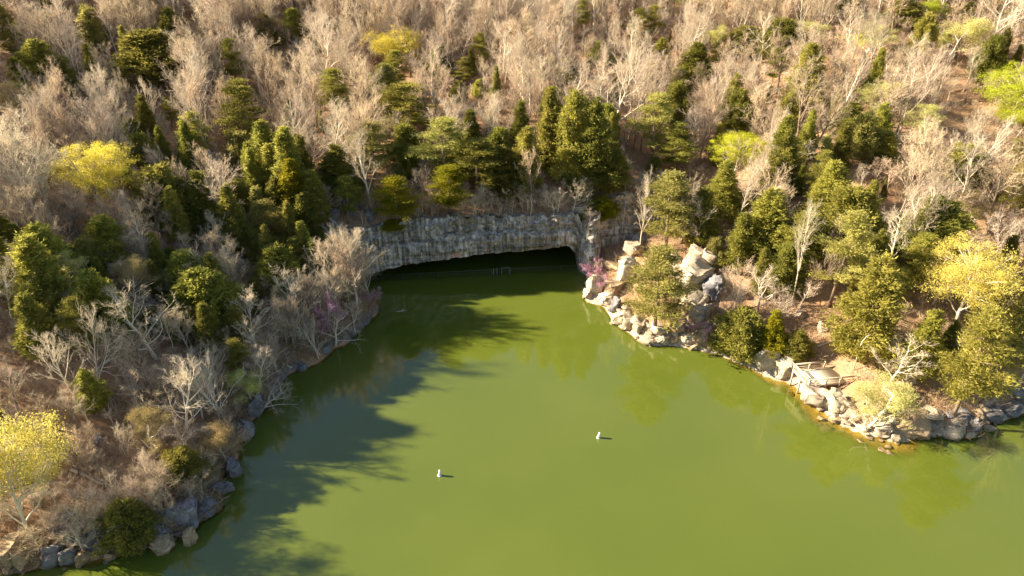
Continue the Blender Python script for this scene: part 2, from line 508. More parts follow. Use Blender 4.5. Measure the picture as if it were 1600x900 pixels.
def plain_mat(name, c, rough=.5, metal=0.0):
    m, nt, out = new_mat(name)
    d = N(nt, 'ShaderNodeBsdfPrincipled')
    n_ = ramp(nt, noise(nt, coords(nt), 6, 4, .6), [(.3, tuple(q * .85 for q in c)), (.6, c)])
    nt.links.new(n_, d.inputs['Base Color'])
    d.inputs['Roughness'].default_value = rough
    d.inputs['Metallic'].default_value = metal
    nt.links.new(d.outputs[0], out.inputs['Surface'])
    return m
M['buoy_white'] = plain_mat('white_buoy_plastic', (.82, .82, .78), .4)
M['gate_post'] = plain_mat('pale_gate_post', (.13, .132, .13), .8)
M['buoy_dark'] = plain_mat('dark_waterline_band', (.20, .19, .16), .6)
M['fence_metal'] = plain_mat('dull_fence_metal', (.07, .072, .072), .7, .1)

# ------------------------------------------------------------------ ground sheet and water
def axis(lo, hi, step, far_lo, far_hi):
    a = list(np.arange(lo, hi + .01, step))
    q, st = hi, step
    while q < far_hi:
        st *= 1.45; q += st; a.append(q)
    q, st = lo, step
    while q > far_lo:
        st *= 1.45; q -= st; a.insert(0, q)
    return np.array(a)

def build_ground():
    X = axis(-150, 190, 1.0, -3000, 3000)
    Y = axis(40, 300, 1.0, -2500, 4000)
    gx, gy = np.meshgrid(X, Y)
    z, s = height(gx, gy, True)
    V = np.stack([gx, gy, z], -1).reshape(-1, 3)
    ny, nx = gx.shape
    i = (np.arange(ny - 1)[:, None] * nx + np.arange(nx - 1)[None, :]).ravel()
    Q = np.stack([i, i + 1, i + nx + 1, i + nx], 1)
    zq = z.ravel()[Q]
    c = V[Q].mean(1)
    dy = c[:, 1] - cly(c[:, 0])
    hole = (c[:, 0] > -47) & (c[:, 0] < 25) & (dy > -.2) & (dy < 4) & (zq.max(1) - zq.min(1) > 2.2)
    me = mesh_from('ground', V, Q[~hole], [M['ground']], None, None, True)
    tag(obj('ground', me), 'wooded slope of brown leaf litter rising from the water', kind='structure')
    # water sheet with its depth
    Xw = axis(-75, 120, 1.0, -3500, 3500); Yw = axis(36, 158, 1.0, -3000, 400)
    gx, gy = np.meshgrid(Xw, Yw)
    d = -height(gx, gy)
    incave = (gx > -30.5) & (gx < 14.5) & (gy > cly(gx) - 7) & (gy < cly(gx) + 32)
    d = np.where(incave, 5, d)
    fx, fy = gx.ravel(), gy.ravel()
    V = np.stack([fx, fy, np.zeros_like(fx)], -1)
    ny, nx = gx.shape
    i = (np.arange(ny - 1)[:, None] * nx + np.arange(nx - 1)[None, :]).ravel()
    Q = np.stack([i, i + 1, i + nx + 1, i + nx], 1)
    me = mesh_from('water', V, Q, [M['water']], np.clip(d.ravel(), 0, 8), None, True)
    tag(obj('water', me), 'still green water filling the cove below the cave', kind='structure')
build_ground()

# ------------------------------------------------------------------ cliff with the cave under it
def build_cliff():
    xs = np.arange(-42, 34.01, .3)
    lipx = [plane(567, 447)[0] - .3, plane(567, 447)[0] + .6, -20, -14, -9, -4, 3, 9.5, 11.6, 12.9, 13.5]
    lipz = [-1.2, 2.2, 3.3, 3.9, 4.3, 4.6, 4.8, 5.2, 5.1, 3.6, -1.2]
    lip = np.interp(xs, lipx, lipz) + np.where((xs > lipx[1]) & (xs < lipx[-2]), (fbm(xs / 2.2, xs * 0, 5) - .5) * .7, 0)
    top = height(xs, cly(xs) + 3.4) + .1 + (fbm(xs / 1.2, xs * 0, 19, 5) - .5) * 1.5 + (_hash(np.floor(xs / 2.1), np.floor(xs * 0), 3) - .5) * .7
    nf = 56
    rows = []
    jx = np.cumsum(np.random.default_rng(3).uniform(1.0, 6.5, 80)) - 50          # vertical joints
    cell = np.searchsorted(jx, xs)
    r3 = np.random.default_rng(4)
    off_lo, off_hi = r3.uniform(-.3, .3, 100), r3.uniform(-.5, .5, 100)
    for k in range(nf):
        t = k / (nf - 1)
        z = lip + (top - lip) * t
        hzr = z - .02 * xs
        o = np.where(t < .58 + .1 * (vnoise(xs / 9, xs * 0, 8) - .5), off_lo[cell], off_hi[cell] + .55)
        bed = (vnoise(xs / 9 + z * .1, z * 1.5, 91) - .5) * .7
        bed2 = (vnoise(xs / 1.3, z * .9, 92) - .5) * .35
        ero = (fbm(xs / .9, z / 1.3, 55) - .5) * .7
        ledge = .9 * sstep(.52, .58, t + (vnoise(xs / 6, xs * 0, 44) - .5) * .16) + .8 * sstep(.80, .85, t + (vnoise(xs / 4, xs * 0, 45) - .5) * .22)
        blk = (_hash(np.floor(xs / 1.7 + np.floor(z * .8) * .37), np.floor(z * .8 + xs * .03), 9) - .5) * (.55 + .6 * sstep(.5, .62, t))
        y = cly(xs) - .5 + o + bed + bed2 + ero + ledge + blk
        zz = z + (fbm(xs / 1.8, z * .7, 66) - .5) * .25 * math.sin(math.pi * t)
        rows.append(np.stack([xs, y, zz], -1))
    for d, dz in ((1.2, .05), (2.6, -.05), (5.5, -1.2)):
        rows.append(np.stack([xs, cly(xs) + d + 1.0, top + dz + (fbm(xs / 1.5, xs * 0 + d, 77) - .5) * .5], -1))
    inner = []
    for d in (.5, 1.2, 2.5, 5, 9, 14, 20, 27, 30):
        zc = np.where(lip > 0, lip + (fbm(xs / 3, xs * 0 + d, 12) - .45) * 1.6 * min(1, d / 3) + .25 * min(d / 3, 1), lip)
        inner.append(np.stack([xs, cly(xs) + d + (vnoise(xs / 2, xs * 0 + d, 9) - .5), zc], -1))
    inner.append(np.stack([xs, cly(xs) + 30.5, np.full_like(xs, -2)], -1))
    allr = inner[::-1] + rows
    V = np.concatenate(allr)
    nx, ny = len(xs), len(allr)
    i = (np.arange(ny - 1)[:, None] * nx + np.arange(nx - 1)[None, :]).ravel()
    Q = np.stack([i, i + 1, i + nx + 1, i + nx], 1)
    me = mesh_from('cliff', V, Q, [M['cliff']], None, None, False)
    tag(obj('cliff', me), 'grey streaked limestone cliff over the low black cave mouth', kind='structure')
build_cliff()

# ------------------------------------------------------------------ tree prototypes
def nrm(v):
    return v / (np.linalg.norm(v) + 1e-9)

def skeleton(seed, H=12.0, spread=.9, first=.3, n1=12, n2=7, nt=10, twl=(.5, 1.15), tww=.034, lean=.04, stems=1, l1=.50):
    """bare tree: Geo of trunk and limbs, Geo of fine branches and twigs, list of twig tips"""
    r = np.random.default_rng(seed)
    A, B, tips = Geo(), Geo(), []
    def path(p, d, L, n, jit, up):
        P = [p]
        for _ in range(n):
            d = nrm(d + r.normal(0, jit, 3) + np.array([0, 0, up]))
            p = p + d * L / n
            P.append(p)
        return np.array(P), d
    def side(d, ang):
        u = nrm(np.cross(d, r.normal(0, 1, 3)))
        return nrm(d * math.cos(ang) + u * math.sin(ang))
    for st in range(stems):
        d0 = nrm(np.array([r.normal(0, lean + .22 * (stems > 1)), r.normal(0, lean + .22 * (stems > 1)), 1]))
        p0 = np.array([r.normal(0, .25) * (stems > 1), r.normal(0, .25) * (stems > 1), -.4])
        TL = H * .86 * (1 if stems == 1 else r.uniform(.75, 1))
        P, _ = path(p0, d0, TL, 8, .06, .03)
        rt = H * .0175 * (1 if stems == 1 else .7)
        A.tube(P, np.linspace(1, .16, 9) * rt * np.array([1.35] + [1] * 8), 6)
        for c in range(n1):
            t = first + (1 - first) * (c + r.uniform(0, 1)) / n1
            k = min(int(t * 8), 7); q = t * 8 - k
            p = P[k] * (1 - q) + P[k + 1] * q
            d = nrm(P[k + 1] - P[k])
            ld = side(d, r.uniform(.55, 1.05) * spread * (1.15 - .45 * t))
            L = H * l1 * (1.12 - .72 * t) * r.uniform(.7, 1.15)
            lp, _ = path(p, ld, L, 5, .16, .10)
            A.tube(lp, np.linspace(1, .22, 6) * rt * (.55 - .3 * t), 4, .5, False)
            for e in range(n2):
                t2 = .22 + .78 * (e + r.uniform(0, 1)) / n2
                k2 = min(int(t2 * 5), 4); q2 = t2 * 5 - k2
                p2 = lp[k2] * (1 - q2) + lp[k2 + 1] * q2
                d2 = side(nrm(lp[k2 + 1] - lp[k2]), r.uniform(.4, .95))
                L2 = L * r.uniform(.28, .5) * (1.15 - .5 * t2)
                bp, de = path(p2, d2, L2, 3, .2, .12)
                B.tube(bp, np.array([.024, .018, .012, .006]) * H / 12, 3, r.uniform(.2, .9), False)
                for f in range(nt):
                    t3 = .2 + .8 * r.uniform()
                    k3 = min(int(t3 * 3), 2); q3 = t3 * 3 - k3
                    p3 = bp[k3] * (1 - q3) + bp[k3 + 1] * q3
                    d3 = nrm(side(nrm(bp[k3 + 1] - bp[k3]), r.uniform(.25, .9)) + np.array([0, 0, .25]))
                    L3 = r.uniform(*twl) * H / 12
                    u = nrm(np.cross(d3, r.normal(0, 1, 3))) * tww * .5
                    mid = p3 + d3 * L3 * .55
                    e1 = mid + nrm(d3 + r.normal(0, .3, 3)) * L3 * .5
                    e2 = mid + nrm(d3 + r.normal(0, .5, 3)) * L3 * .45
                    B.add([p3 - u, p3 + u, mid, mid - u * .8, mid + u * .8, e1, mid + u * .7, mid - u * .7, e2], [(0, 1, 2), (3, 4, 5), (6, 7, 8)], None, r.uniform(0, 1))
                    tips += [e1, e2, mid]
    return A, B, np.array(tips)

def spray_cloud(C, D, size, r):
    """narrow needle sprays pointing roughly along D"""
    n = len(C)
    a = D + r.normal(0, .55, (n, 3)); a /= np.linalg.norm(a, axis=1)[:, None] + 1e-9
    b = np.cross(a, r.normal(0, 1, (n, 3))); b /= np.linalg.norm(b, axis=1)[:, None] + 1e-9
    s = np.asarray(size)[:, None]
    V = np.stack([C + a * s * 1.7, C - a * s * .5 + b * s * .42, C - a * s * .5 - b * s * .42], 1)
    return V.reshape(-1, 3), np.arange(3 * n).reshape(-1, 3)

def leaf_cloud(C, size, r, flat=0.0, squash=1.0):
    """one triangle per centre"""
    n = len(C)
    a = r.normal(0, 1, (n, 3)); a[:, 2] *= 1 - flat
    a /= np.linalg.norm(a, axis=1)[:, None]
    b = r.normal(0, 1, (n, 3)); b[:, 2] *= 1 - flat
    b -= (a * b).sum(1)[:, None] * a
    b /= np.linalg.norm(b, axis=1)[:, None] + 1e-9
    s = np.asarray(size)[:, None]
    V = np.stack([C + a * s, C - a * s * .5 + b * s * .7 * squash, C - a * s * .5 - b * s * .7 * squash], 1)
    return V.reshape(-1, 3), np.arange(3 * n).reshape(-1, 3)

def cedar(seed, H=10.0, W=4.6, ncl=250, per=70, blunt=.75):
    r = np.random.default_rng(seed)
    A, B = Geo(), Geo()
    A.tube([(0, 0, -.4), (.05, .02, H * .3), (0, .08, H * .7), (.03, 0, H * .97)], [H * .016, H * .013, H * .007, .02], 6)
    ph = r.uniform(0, 6.28, 4)
    lob = r.uniform(.6, 1.3, 12)
    for k in range(ncl):
        t = r.beta(1.15, 1.35) * .97 + .02
        prof = min(1, (t / .16) ** .6) * (1 - t) ** blunt * 1.12 + .04
        an = r.uniform(0, 6.283)
        la = lob[int(an / 6.2832 * 12) % 12]
        rad = W / 2 * prof * (.85 + .28 * math.sin(an * 2 + ph[0] + t * 5) * math.sin(t * 17 + ph[1] + an)) * la
        q = r.uniform(.35, 1.03) ** .6 * (1.18 if r.uniform() < .15 else 1)
        c = np.array([math.cos(an) * rad * q, math.sin(an) * rad * q, t * H + r.normal(0, .12)])
        cs = W * r.uniform(.05, .125) * (1.1 - .45 * t)
        pts = c + r.normal(0, 1, (per, 3)) * cs * np.array([1, 1, .85]) * .62
        pts[:, :2] += np.array([math.cos(an), math.sin(an)]) * r.uniform(-.2, .5, per)[:, None] * cs
        V, T = spray_cloud(pts, np.tile(np.array([math.cos(an) * .8, math.sin(an) * .8, .55]), (per, 1)), r.uniform(.08, .19, per) * W / 4.6, r)
        B.add(V, T, None, np.repeat(np.clip(r.normal(r.uniform(.15, .85), .16, per), 0, 1), 3))
        if k % 7 == 0:
            A.tube([(0, 0, c[2] - .5), c * np.array([.55, .55, 1]) - (0, 0, .2 * .55), c], [.05, .035, .012], 3, .5, False)
    return A, B

def pine(seed, H=12.0, W=6.0, whorls=11, low=.28):
    r = np.random.default_rng(seed)
    A, B = Geo(), Geo()
    tx, ty = r.normal(0, .25, 2)
    tp = np.array([(0, 0, -.4), (tx * .4, ty * .4, H * .35), (tx, ty, H * .7), (tx * .8, ty * .8, H)])
    A.tube(tp, [H * .015, H * .012, H * .007, .02], 6)
    for w in range(whorls):
        t = low + (.97 - low) * (w + r.uniform(-.3, .3)) / (whorls - 1)
        t = min(max(t, low), .98)
        prof = (1 - ((t - low) / (1 - low)) ** 1.7) * .9 + .12
        if t < low + .15: prof *= .75
        for b in range(r.integers(4, 7)):
            if r.uniform() < .10: continue
            an = r.uniform(0, 6.283)
            L = W / 2 * prof * r.uniform(.6, 1.15)
            base = np.array([np.interp(t, [0, .35, .7, 1], tp[:, 0]), np.interp(t, [0, .35, .7, 1], tp[:, 1]), t * H])
            dr = np.array([math.cos(an), math.sin(an), r.uniform(-.05, .30) + .25 * t])
            end = base + dr * L
            mid = base + dr * L * .5 - np.array([0, 0, .06 * L])
            A.tube([base, mid, end], [.05, .035, .012], 3, .5, False)
            for cN in range(5):
                f = .34 + .66 * (cN + r.uniform(0, 1)) / 5
                c = base + dr * L * f + r.normal(0, .12, 3) * L * np.array([.8, .8, .25])
                per = int(48 * (.6 + L / (W / 2)))
                cs = W * .062 * r.uniform(.75, 1.25)
                pts = c + r.normal(0, 1, (per, 3)) * cs * np.array([1, 1, .38])
                V, T = spray_cloud(pts, np.tile(dr * np.array([1, 1, .6]) + np.array([0, 0, .25]), (per, 1)), r.uniform(.07, .17, per) * W / 6, r)
                B.add(V, T, None, np.repeat(np.clip(r.normal(r.uniform(.15, .9), .15, per), 0, 1), 3))
    return A, B

def leafy(seed, H, spread, per, size, jitter, stems=1, first=.3, frac=.55, bloom=False, n1=13, nt=8):
    A, B, tips = skeleton(seed, H, spread, first, n1, 7, nt, stems=stems)
    r = np.random.default_rng(seed + 500)
    # light and dark clumps: whole neighbourhoods of twigs flush together
    keep = tips[r.uniform(size=len(tips)) < frac]
    dens = vnoise(keep[:, 0] / 1.1 + keep[:, 2] * .3, keep[:, 1] / 1.1 + keep[:, 2] * .7, seed)
    keep = keep[dens > .22]
    C = np.repeat(keep, per, 0) + r.normal(0, jitter, (len(keep) * per, 3))
    V, T = leaf_cloud(C, r.uniform(*size, len(C)), r)
    tn = vnoise(C[:, 0] / 1.3 + C[:, 2] * .5, C[:, 1] / 1.3 + C[:, 2] * .4, seed + 1)
    L = Geo()
    L.add(V, T, None, np.repeat(np.clip(tn * .8 + r.uniform(0, .25, len(C)), 0, 1), 3))
    return A, B, L

def dome(seed, H=11.0, W=11.0, ncl=260, per=120):
    r = np.random.default_rng(seed + 900)
    A, B, tips = skeleton(seed, H * .94, 1.1, .18, 13, 6, 5)
    L = Geo()
    lobes = [(np.array([math.cos(a) * W * .27 * r.uniform(.6, 1.1), math.sin(a) * W * .27 * r.uniform(.6, 1.1), H * r.uniform(.45, .72)]), W * r.uniform(.17, .26)) for a in r.uniform(0, 6.28, 9)]
    lobes += [(np.array([r.normal(0, W * .07), r.normal(0, W * .07), H * .78]), W * .22)]
    for k in range(ncl):
        c0, R0 = lobes[int(r.integers(0, len(lobes)))]
        d = nrm(r.normal(0, 1, 3) + np.array([0, 0, .25]))
        c = c0 + d * R0 * r.uniform(.55, 1.05) * np.array([1, 1, .85])
        cs = W * r.uniform(.02, .05)
        pts = c + r.normal(0, 1, (per, 3)) * cs * np.array([1, 1, .7])
        V, T = leaf_cloud(pts, r.uniform(.04, .09, per) * W / 11, r)
        L.add(V, T, None, np.repeat(np.clip(r.normal(r.uniform(.2, .85), .15, per), 0, 1), 3))
        e = c0 * np.array([.35, .35, .8])
        if k % 3 == 0: A.tube([e, (e + c) / 2 + r.normal(0, .1, 3), c], [.06, .04, .012], 4, .5, False)
    return A, B, L

PROTO = {}
def bbox(*gs):
    V = np.vstack([np.vstack(g.V) for g in gs])
    return V[:, 2].max(), 2 * np.percentile(np.hypot(V[:, 0], V[:, 1]), 96)

def add_proto(kind, parts):
    """parts: list of (child name, Geo, default material)"""
    H, W = bbox(*[p[1] for p in parts])
    PROTO.setdefault(kind, []).append(([(nm, g.mesh(kind + '_' + nm, [mt]), g) for nm, g, mt in parts], H, W))

for k in range(6):
    A, B, _ = skeleton(100 + k, 12, .85, .32, 13, 7, 11, tww=.030)
    add_proto('tall', [('trunk', A, M['bark_grey']), ('crown', B, M['twig_tan'])])
for k in range(6):
    A, B, _ = skeleton(200 + k, 11, 1.1, .2, 14, 7, 11, tww=.030, l1=.56, stems=1 + (k % 3 == 2))
    add_proto('spread', [('trunk', A, M['bark_pale']), ('crown', B, M['twig_grey'])])
for k in range(6):
    A, B = cedar(300 + k, 10, 4.6, 300 + 12 * k, 60, (.7, .85, 1.0, .78, .65, .9)[k])
    add_proto('cedar', [('trunk', A, M['bark_brown']), ('crown', B, M['leaf_dark'])])
for k in range(3):
    A, B = cedar(340 + k, 9, 7.0, 340, 74, .5)
    add_proto('round', [('trunk', A, M['bark_brown']), ('crown', B, M['leaf_dark'])])
for k in range(5):
    A, B = pine(400 + k, 12, 6.2, 10 + k % 3)
    add_proto('pine', [('trunk', A, M['bark_brown']), ('crown', B, M['leaf_light'])])
for k in range(4):
    A, B, L = dome(500 + k)
    add_proto('yellow', [('trunk', A, M['bark_grey']), ('branches', B, M['twig_grey']), ('crown', L, M['bud_yellow'])])
for k in range(3):
    A, B, L = leafy(520 + k, 12, 1.05, 9, (.045, .10), .28, 1, .28, .8)
    add_proto('bud', [('trunk', A, M['bark_pale']), ('branches', B, M['twig_grey']), ('crown', L, M['bud_pale'])])
for k in range(2):
    A, B, L = leafy(540 + k, 5, 1.2, 3, (.03, .07), .09, 3, .15, .5, n1=8, nt=5)
    add_proto('redbud', [('trunk', A, M['bark_brown']), ('branches', B, M['twig_grey']), ('crown', L, M['bud_pink'])])

KINDNAME = {'tall': 'bare_tree', 'spread': 'bare_tree', 'cedar': 'cedar_tree', 'round': 'cedar_tree', 'pine': 'pine_tree',
            'yellow': 'budding_tree', 'bud': 'budding_tree', 'redbud': 'redbud_tree'}
FIRST = {}
def plant(kind, var, loc, H, W, rz, mats, label, cat, group, tilt=None):
    parts, H0, W0 = PROTO[kind][var % len(PROTO[kind])]
    key = (kind, var % len(PROTO[kind]))
    root = empty(KINDNAME[kind], loc, rz, (W / W0, W / W0, H / H0))
    if tilt: root.rotation_euler = (tilt[0], tilt[1], rz)
    tag(root, label, cat, group)
    for i, (nm, me, _) in enumerate(parts):
        if key in FIRST:
            o = FIRST[key][i].copy()                     # shares the mesh
            COL.objects.link(o)
        else:
            o = obj(nm, me)
        o.parent = root
        if mats and nm in mats:
            o.material_slots[0].link = 'OBJECT'
            o.material_slots[0].material = M[mats[nm]]
        else:
            o.material_slots[0].link = 'DATA'
        if key not in FIRST:
            FIRST.setdefault('_' + str(key), []).append(o)
    if key not in FIRST: FIRST[key] = FIRST['_' + str(key)]
    return root

LAND = []       # landmarks: (px, py, short phrase)
OCC = []        # occupied ground: x, y, radius
# ------------------------------------------------------------------ trees one can tell apart in the photograph
# kind, x, top y, bottom y, width (photograph pixels), leaf material, label
EVERGREENS = [
 ('cedar', 75, 58, 140, 66, 'leaf_mid', 'green cedar standing alone near the top left corner of the hillside'),
 ('round', 245, 42, 125, 100, 'leaf_dark', 'large broad dark cedar high on the upper left hillside'),
 ('cedar', 276, 8, 80, 48, 'leaf_dark', 'tall dark cedar rising behind the large broad cedar'),
 ('cedar', 238, 145, 225, 40, 'leaf_dark', 'narrow dark cedar downhill of the large broad dark cedar'),
 ('pine', 312, 172, 265, 56, 'leaf_mid', 'small green pine with an open crown on the left hillside'),
 ('pine', 392, 120, 250, 70, 'leaf_dark', 'tall dark pine over the left part of the wood'),
 ('cedar', 425, 185, 300, 62, 'leaf_dark', 'dark cedar close below the tall dark pine'),
 ('cedar', 462, 195, 325, 50, 'leaf_mid', 'slim green cedar beside the dark cedar left of the cave'),
 ('pine', 525, 105, 185, 50, 'leaf_mid', 'small olive pine among pale bare trees uphill of the cave'),
 ('cedar', 465, 245, 335, 46, 'leaf_bright', 'bright green young cedar on the slope left of the cave'),
 ('round', 262, 252, 350, 80, 'leaf_mid', 'broad olive cedar touching the bright yellow tree'),
 ('cedar', 178, 335, 410, 72, 'leaf_mid', 'green cedar directly below the bright yellow tree'),
 ('cedar', 328, 262, 375, 70, 'leaf_dark', 'full dark cedar with a bare white tree before it'),
 ('cedar', 305, 185, 280, 40, 'leaf_mid', 'slender cedar uphill of the full dark cedar'),
 ('cedar', 372, 285, 395, 46, 'leaf_dark', 'shadowed narrow cedar right of the full dark cedar'),
 ('round', 325, 418, 510, 95, 'leaf_mid', 'rounded yellow green cedar in the middle of the left bank'),
 ('cedar', 85, 365, 500, 78, 'leaf_mid', 'tall olive cedar on the left bank'),
 ('cedar', 72, 455, 560, 55, 'leaf_dark', 'lower dark cedar in front of the tall olive cedar'),
 ('cedar', 372, 478, 535, 50, 'leaf_mid', 'small cedar at the right foot of the rounded cedar'),
 ('cedar', 532, 222, 310, 66, 'leaf_dark', 'dark cedar at the top of the cliff, its left end'),
 ('cedar', 500, 262, 372, 56, 'leaf_mid', 'green cedar standing over the left end of the cliff'),
 ('cedar', 484, 300, 395, 50, 'leaf_dark', 'dark cedar beside the left end of the cliff'),
 ('cedar', 440, 275, 350, 46, 'leaf_dark', 'short dark cedar in the shade left of the cliff'),
 ('round', 208, 785, 845, 70, 'leaf_dark', 'low spreading dark cedar above the lower left rocks'),
 ('round', 290, 700, 755, 60, 'leaf_mid', 'small green cedar on the left bank over dark water'),
 ('cedar', 30, 640, 730, 50, 'leaf_dark', 'dark cedar behind the large yellow tree at lower left'),
 ('cedar', 150, 575, 640, 40, 'leaf_mid', 'little green cedar between bare trees on the left bank'),
 ('round', 440, 380, 445, 60, 'leaf_dark', 'shaded bushy cedar on the bank left of the cave mouth'),
 ('pine', 585, 188, 275, 70, 'leaf_light', 'pale green pine on the left of the clump above the cave'),
 ('pine', 640, 128, 215, 86, 'leaf_mid', 'olive pine at the back of the clump above the cave'),
 ('pine', 697, 182, 295, 92, 'leaf_light', 'broad pale green pine in the middle of the clump above the cave'),
 ('cedar', 688, 65, 135, 46, 'leaf_dark', 'dark cedar beside the pale yellow tree up the hill'),
 ('pine', 726, 88, 140, 34, 'leaf_dark', 'stubby dark pine right of the pair high up the hill'),
 ('cedar', 737, 168, 240, 46, 'leaf_dark', 'dark cedar behind the broad pale green pine'),
 ('pine', 745, 215, 305, 82, 'leaf_mid', 'olive pine leaning over the cliff, centre of the cave'),
 ('pine', 622, 276, 352, 66, 'leaf_bright', 'bright green small pine on the cliff edge over the cave'),
 ('round', 618, 352, 378, 38, 'leaf_bright', 'bright green bush clinging to the cliff face'),
 ('pine', 703, 258, 335, 64, 'leaf_bright', 'yellow green pine on the cliff edge beside the bright small pine'),
 ('cedar', 785, 225, 310, 56, 'leaf_dark', 'dark cedar on the cliff top, shaded below'),
 ('cedar', 822, 195, 305, 46, 'leaf_mid', 'green cedar on the cliff top beside the tall trio'),
 ('cedar', 857, 132, 265, 44, 'leaf_mid', 'first of the tall trio of cedars above the cave'),
 ('cedar', 892, 135, 295, 56, 'leaf_mid', 'middle of the tall trio of cedars above the cave'),
 ('cedar', 925, 145, 300, 62, 'leaf_dark', 'last and darkest of the tall trio of cedars'),
 ('cedar', 936, 62, 102, 40, 'leaf_mid', 'small green cedar up the hill above the tall trio'),
 ('round', 938, 305, 360, 44, 'leaf_bright', 'small yellow green cedar on the right end of the cliff'),
 ('pine', 1018, 142, 255, 76, 'leaf_light', 'tall pale pine with layered branches right of the cave'),
 ('pine', 1052, 190, 275, 60, 'leaf_dark', 'dark pine beside the tall layered pine'),
 ('cedar', 960, 230, 295, 50, 'leaf_dark', 'dark cedar between the trio and the layered pine'),
 ('cedar', 1030, 58, 108, 32, 'leaf_mid', 'narrow cedar among white trunks up the hill'),
 ('cedar', 1085, 64, 122, 52, 'leaf_mid', 'green cedar near a narrow cedar up the hill'),
 ('cedar', 1062, 105, 145, 40, 'leaf_mid', 'small cedar just below the pair up the hill'),
 ('cedar', 1140, 112, 195, 46, 'leaf_mid', 'pointed green cedar uphill of the yellow green tree'),
 ('round', 1160, 38, 85, 56, 'leaf_dark', 'round dark cedar on the upper hill'),
 ('pine', 1040, 265, 395, 82, 'leaf_light', 'tall olive pine on the slope right of the cave'),
 ('pine', 1022, 385, 525, 92, 'leaf_light', 'open pale pine standing among the shore rocks'),
 ('cedar', 1122, 248, 345, 66, 'leaf_mid', 'green cedar in the thick wood right of the cave'),
 ('cedar', 1212, 178, 290, 52, 'leaf_mid', 'tall green cedar right of the yellow green tree'),
 ('cedar', 1188, 292, 405, 70, 'leaf_mid', 'big green cedar in the middle of the right bank'),
 ('pine', 1245, 330, 425, 66, 'leaf_mid', 'olive pine between the two big cedars of the right bank'),
 ('cedar', 1285, 248, 345, 72, 'leaf_mid', 'dense green cedar at the back of the right bank'),
 ('round', 1312, 288, 385, 84, 'leaf_mid', 'broad green cedar over the pale feathery pine'),
 ('pine', 1295, 325, 480, 92, 'leaf_light', 'pale feathery pine in the right bank wood'),
 ('cedar', 1342, 395, 555, 84, 'leaf_mid', 'tall conical cedar behind the wooden deck'),
 ('round', 1442, 300, 415, 88, 'leaf_dark', 'dark rounded cedar behind the big yellow tree'),
 ('pine', 1488, 478, 655, 104, 'leaf_mid', 'very large green pine on the right point'),
 ('cedar', 1430, 480, 590, 62, 'leaf_mid', 'cedar at the edge of the very large pine'),
 ('cedar', 1377, 203, 265, 48, 'leaf_mid', 'green cedar on the slope uphill of the dark rounded cedar'),
 ('cedar', 1322, 158, 212, 56, 'leaf_mid', 'leaning green cedar in the bare wood at right'),
 ('round', 1488, 222, 295, 64, 'leaf_mid', 'olive cedar uphill of the big yellow tree'),
 ('round', 1215, 25, 90, 60, 'leaf_dark', 'dark cedar at the top of the hill, lower crown'),
 ('cedar', 1250, 65, 175, 58, 'leaf_mid', 'tall green cedar on the upper right hill'),
 ('cedar', 1404, -8, 42, 62, 'leaf_dark', 'dark cedar at the top edge of the wood'),
 ('cedar', 1506, 2, 42, 44, 'leaf_dark', 'smaller dark cedar at the top edge of the wood'),
 ('round', 1580, 10, 50, 50, 'leaf_mid', 'olive cedar in the top right corner'),
 ('cedar', 1325, -15, 28, 40, 'leaf_dark', 'dark cedar cut by the top edge'),
 ('round', 1150, 478, 552, 66, 'leaf_dark', 'dark bushy cedar hanging over the water on the right shore'),
 ('cedar', 1200, 482, 552, 44, 'leaf_bright', 'bright green young cedar beside the dark bushy shore cedar'),
 ('cedar', 1243, 515, 560, 40, 'leaf_mid', 'little cedar just behind the wooden deck'),
 ('cedar', 1090, 290, 385, 50, 'leaf_mid', 'green cedar above the pale rock outcrop'),
 ('cedar', 1150, 330, 420, 50, 'leaf_mid', 'slim cedar beside the big green cedar of the right bank'),
 ('pine', 1400, 420, 470, 40, 'leaf_mid', 'small pine between the tall conical cedar and the yellow tree'),
 ('cedar', 1590, 245, 330, 46, 'leaf_mid', 'green cedar at the right edge of the wood'),
 ('cedar', 20, 330, 400, 46, 'leaf_mid', 'green cedar at the left edge of the wood'),
 ('cedar', 420, 20, 75, 44, 'leaf_dark', 'dark narrow cedar near the top of the left hill'),
 ('cedar', 505, 55, 100, 36, 'leaf_mid', 'thin cedar among bare trees at the top of the hill'),
 ('cedar', 885, 90, 130, 34, 'leaf_mid', 'thin cedar up the hill behind the tall trio'),
 ('cedar', 105, 88, 150, 40, 'leaf_dark', 'dark cedar beside the lone cedar near the top left'),
]
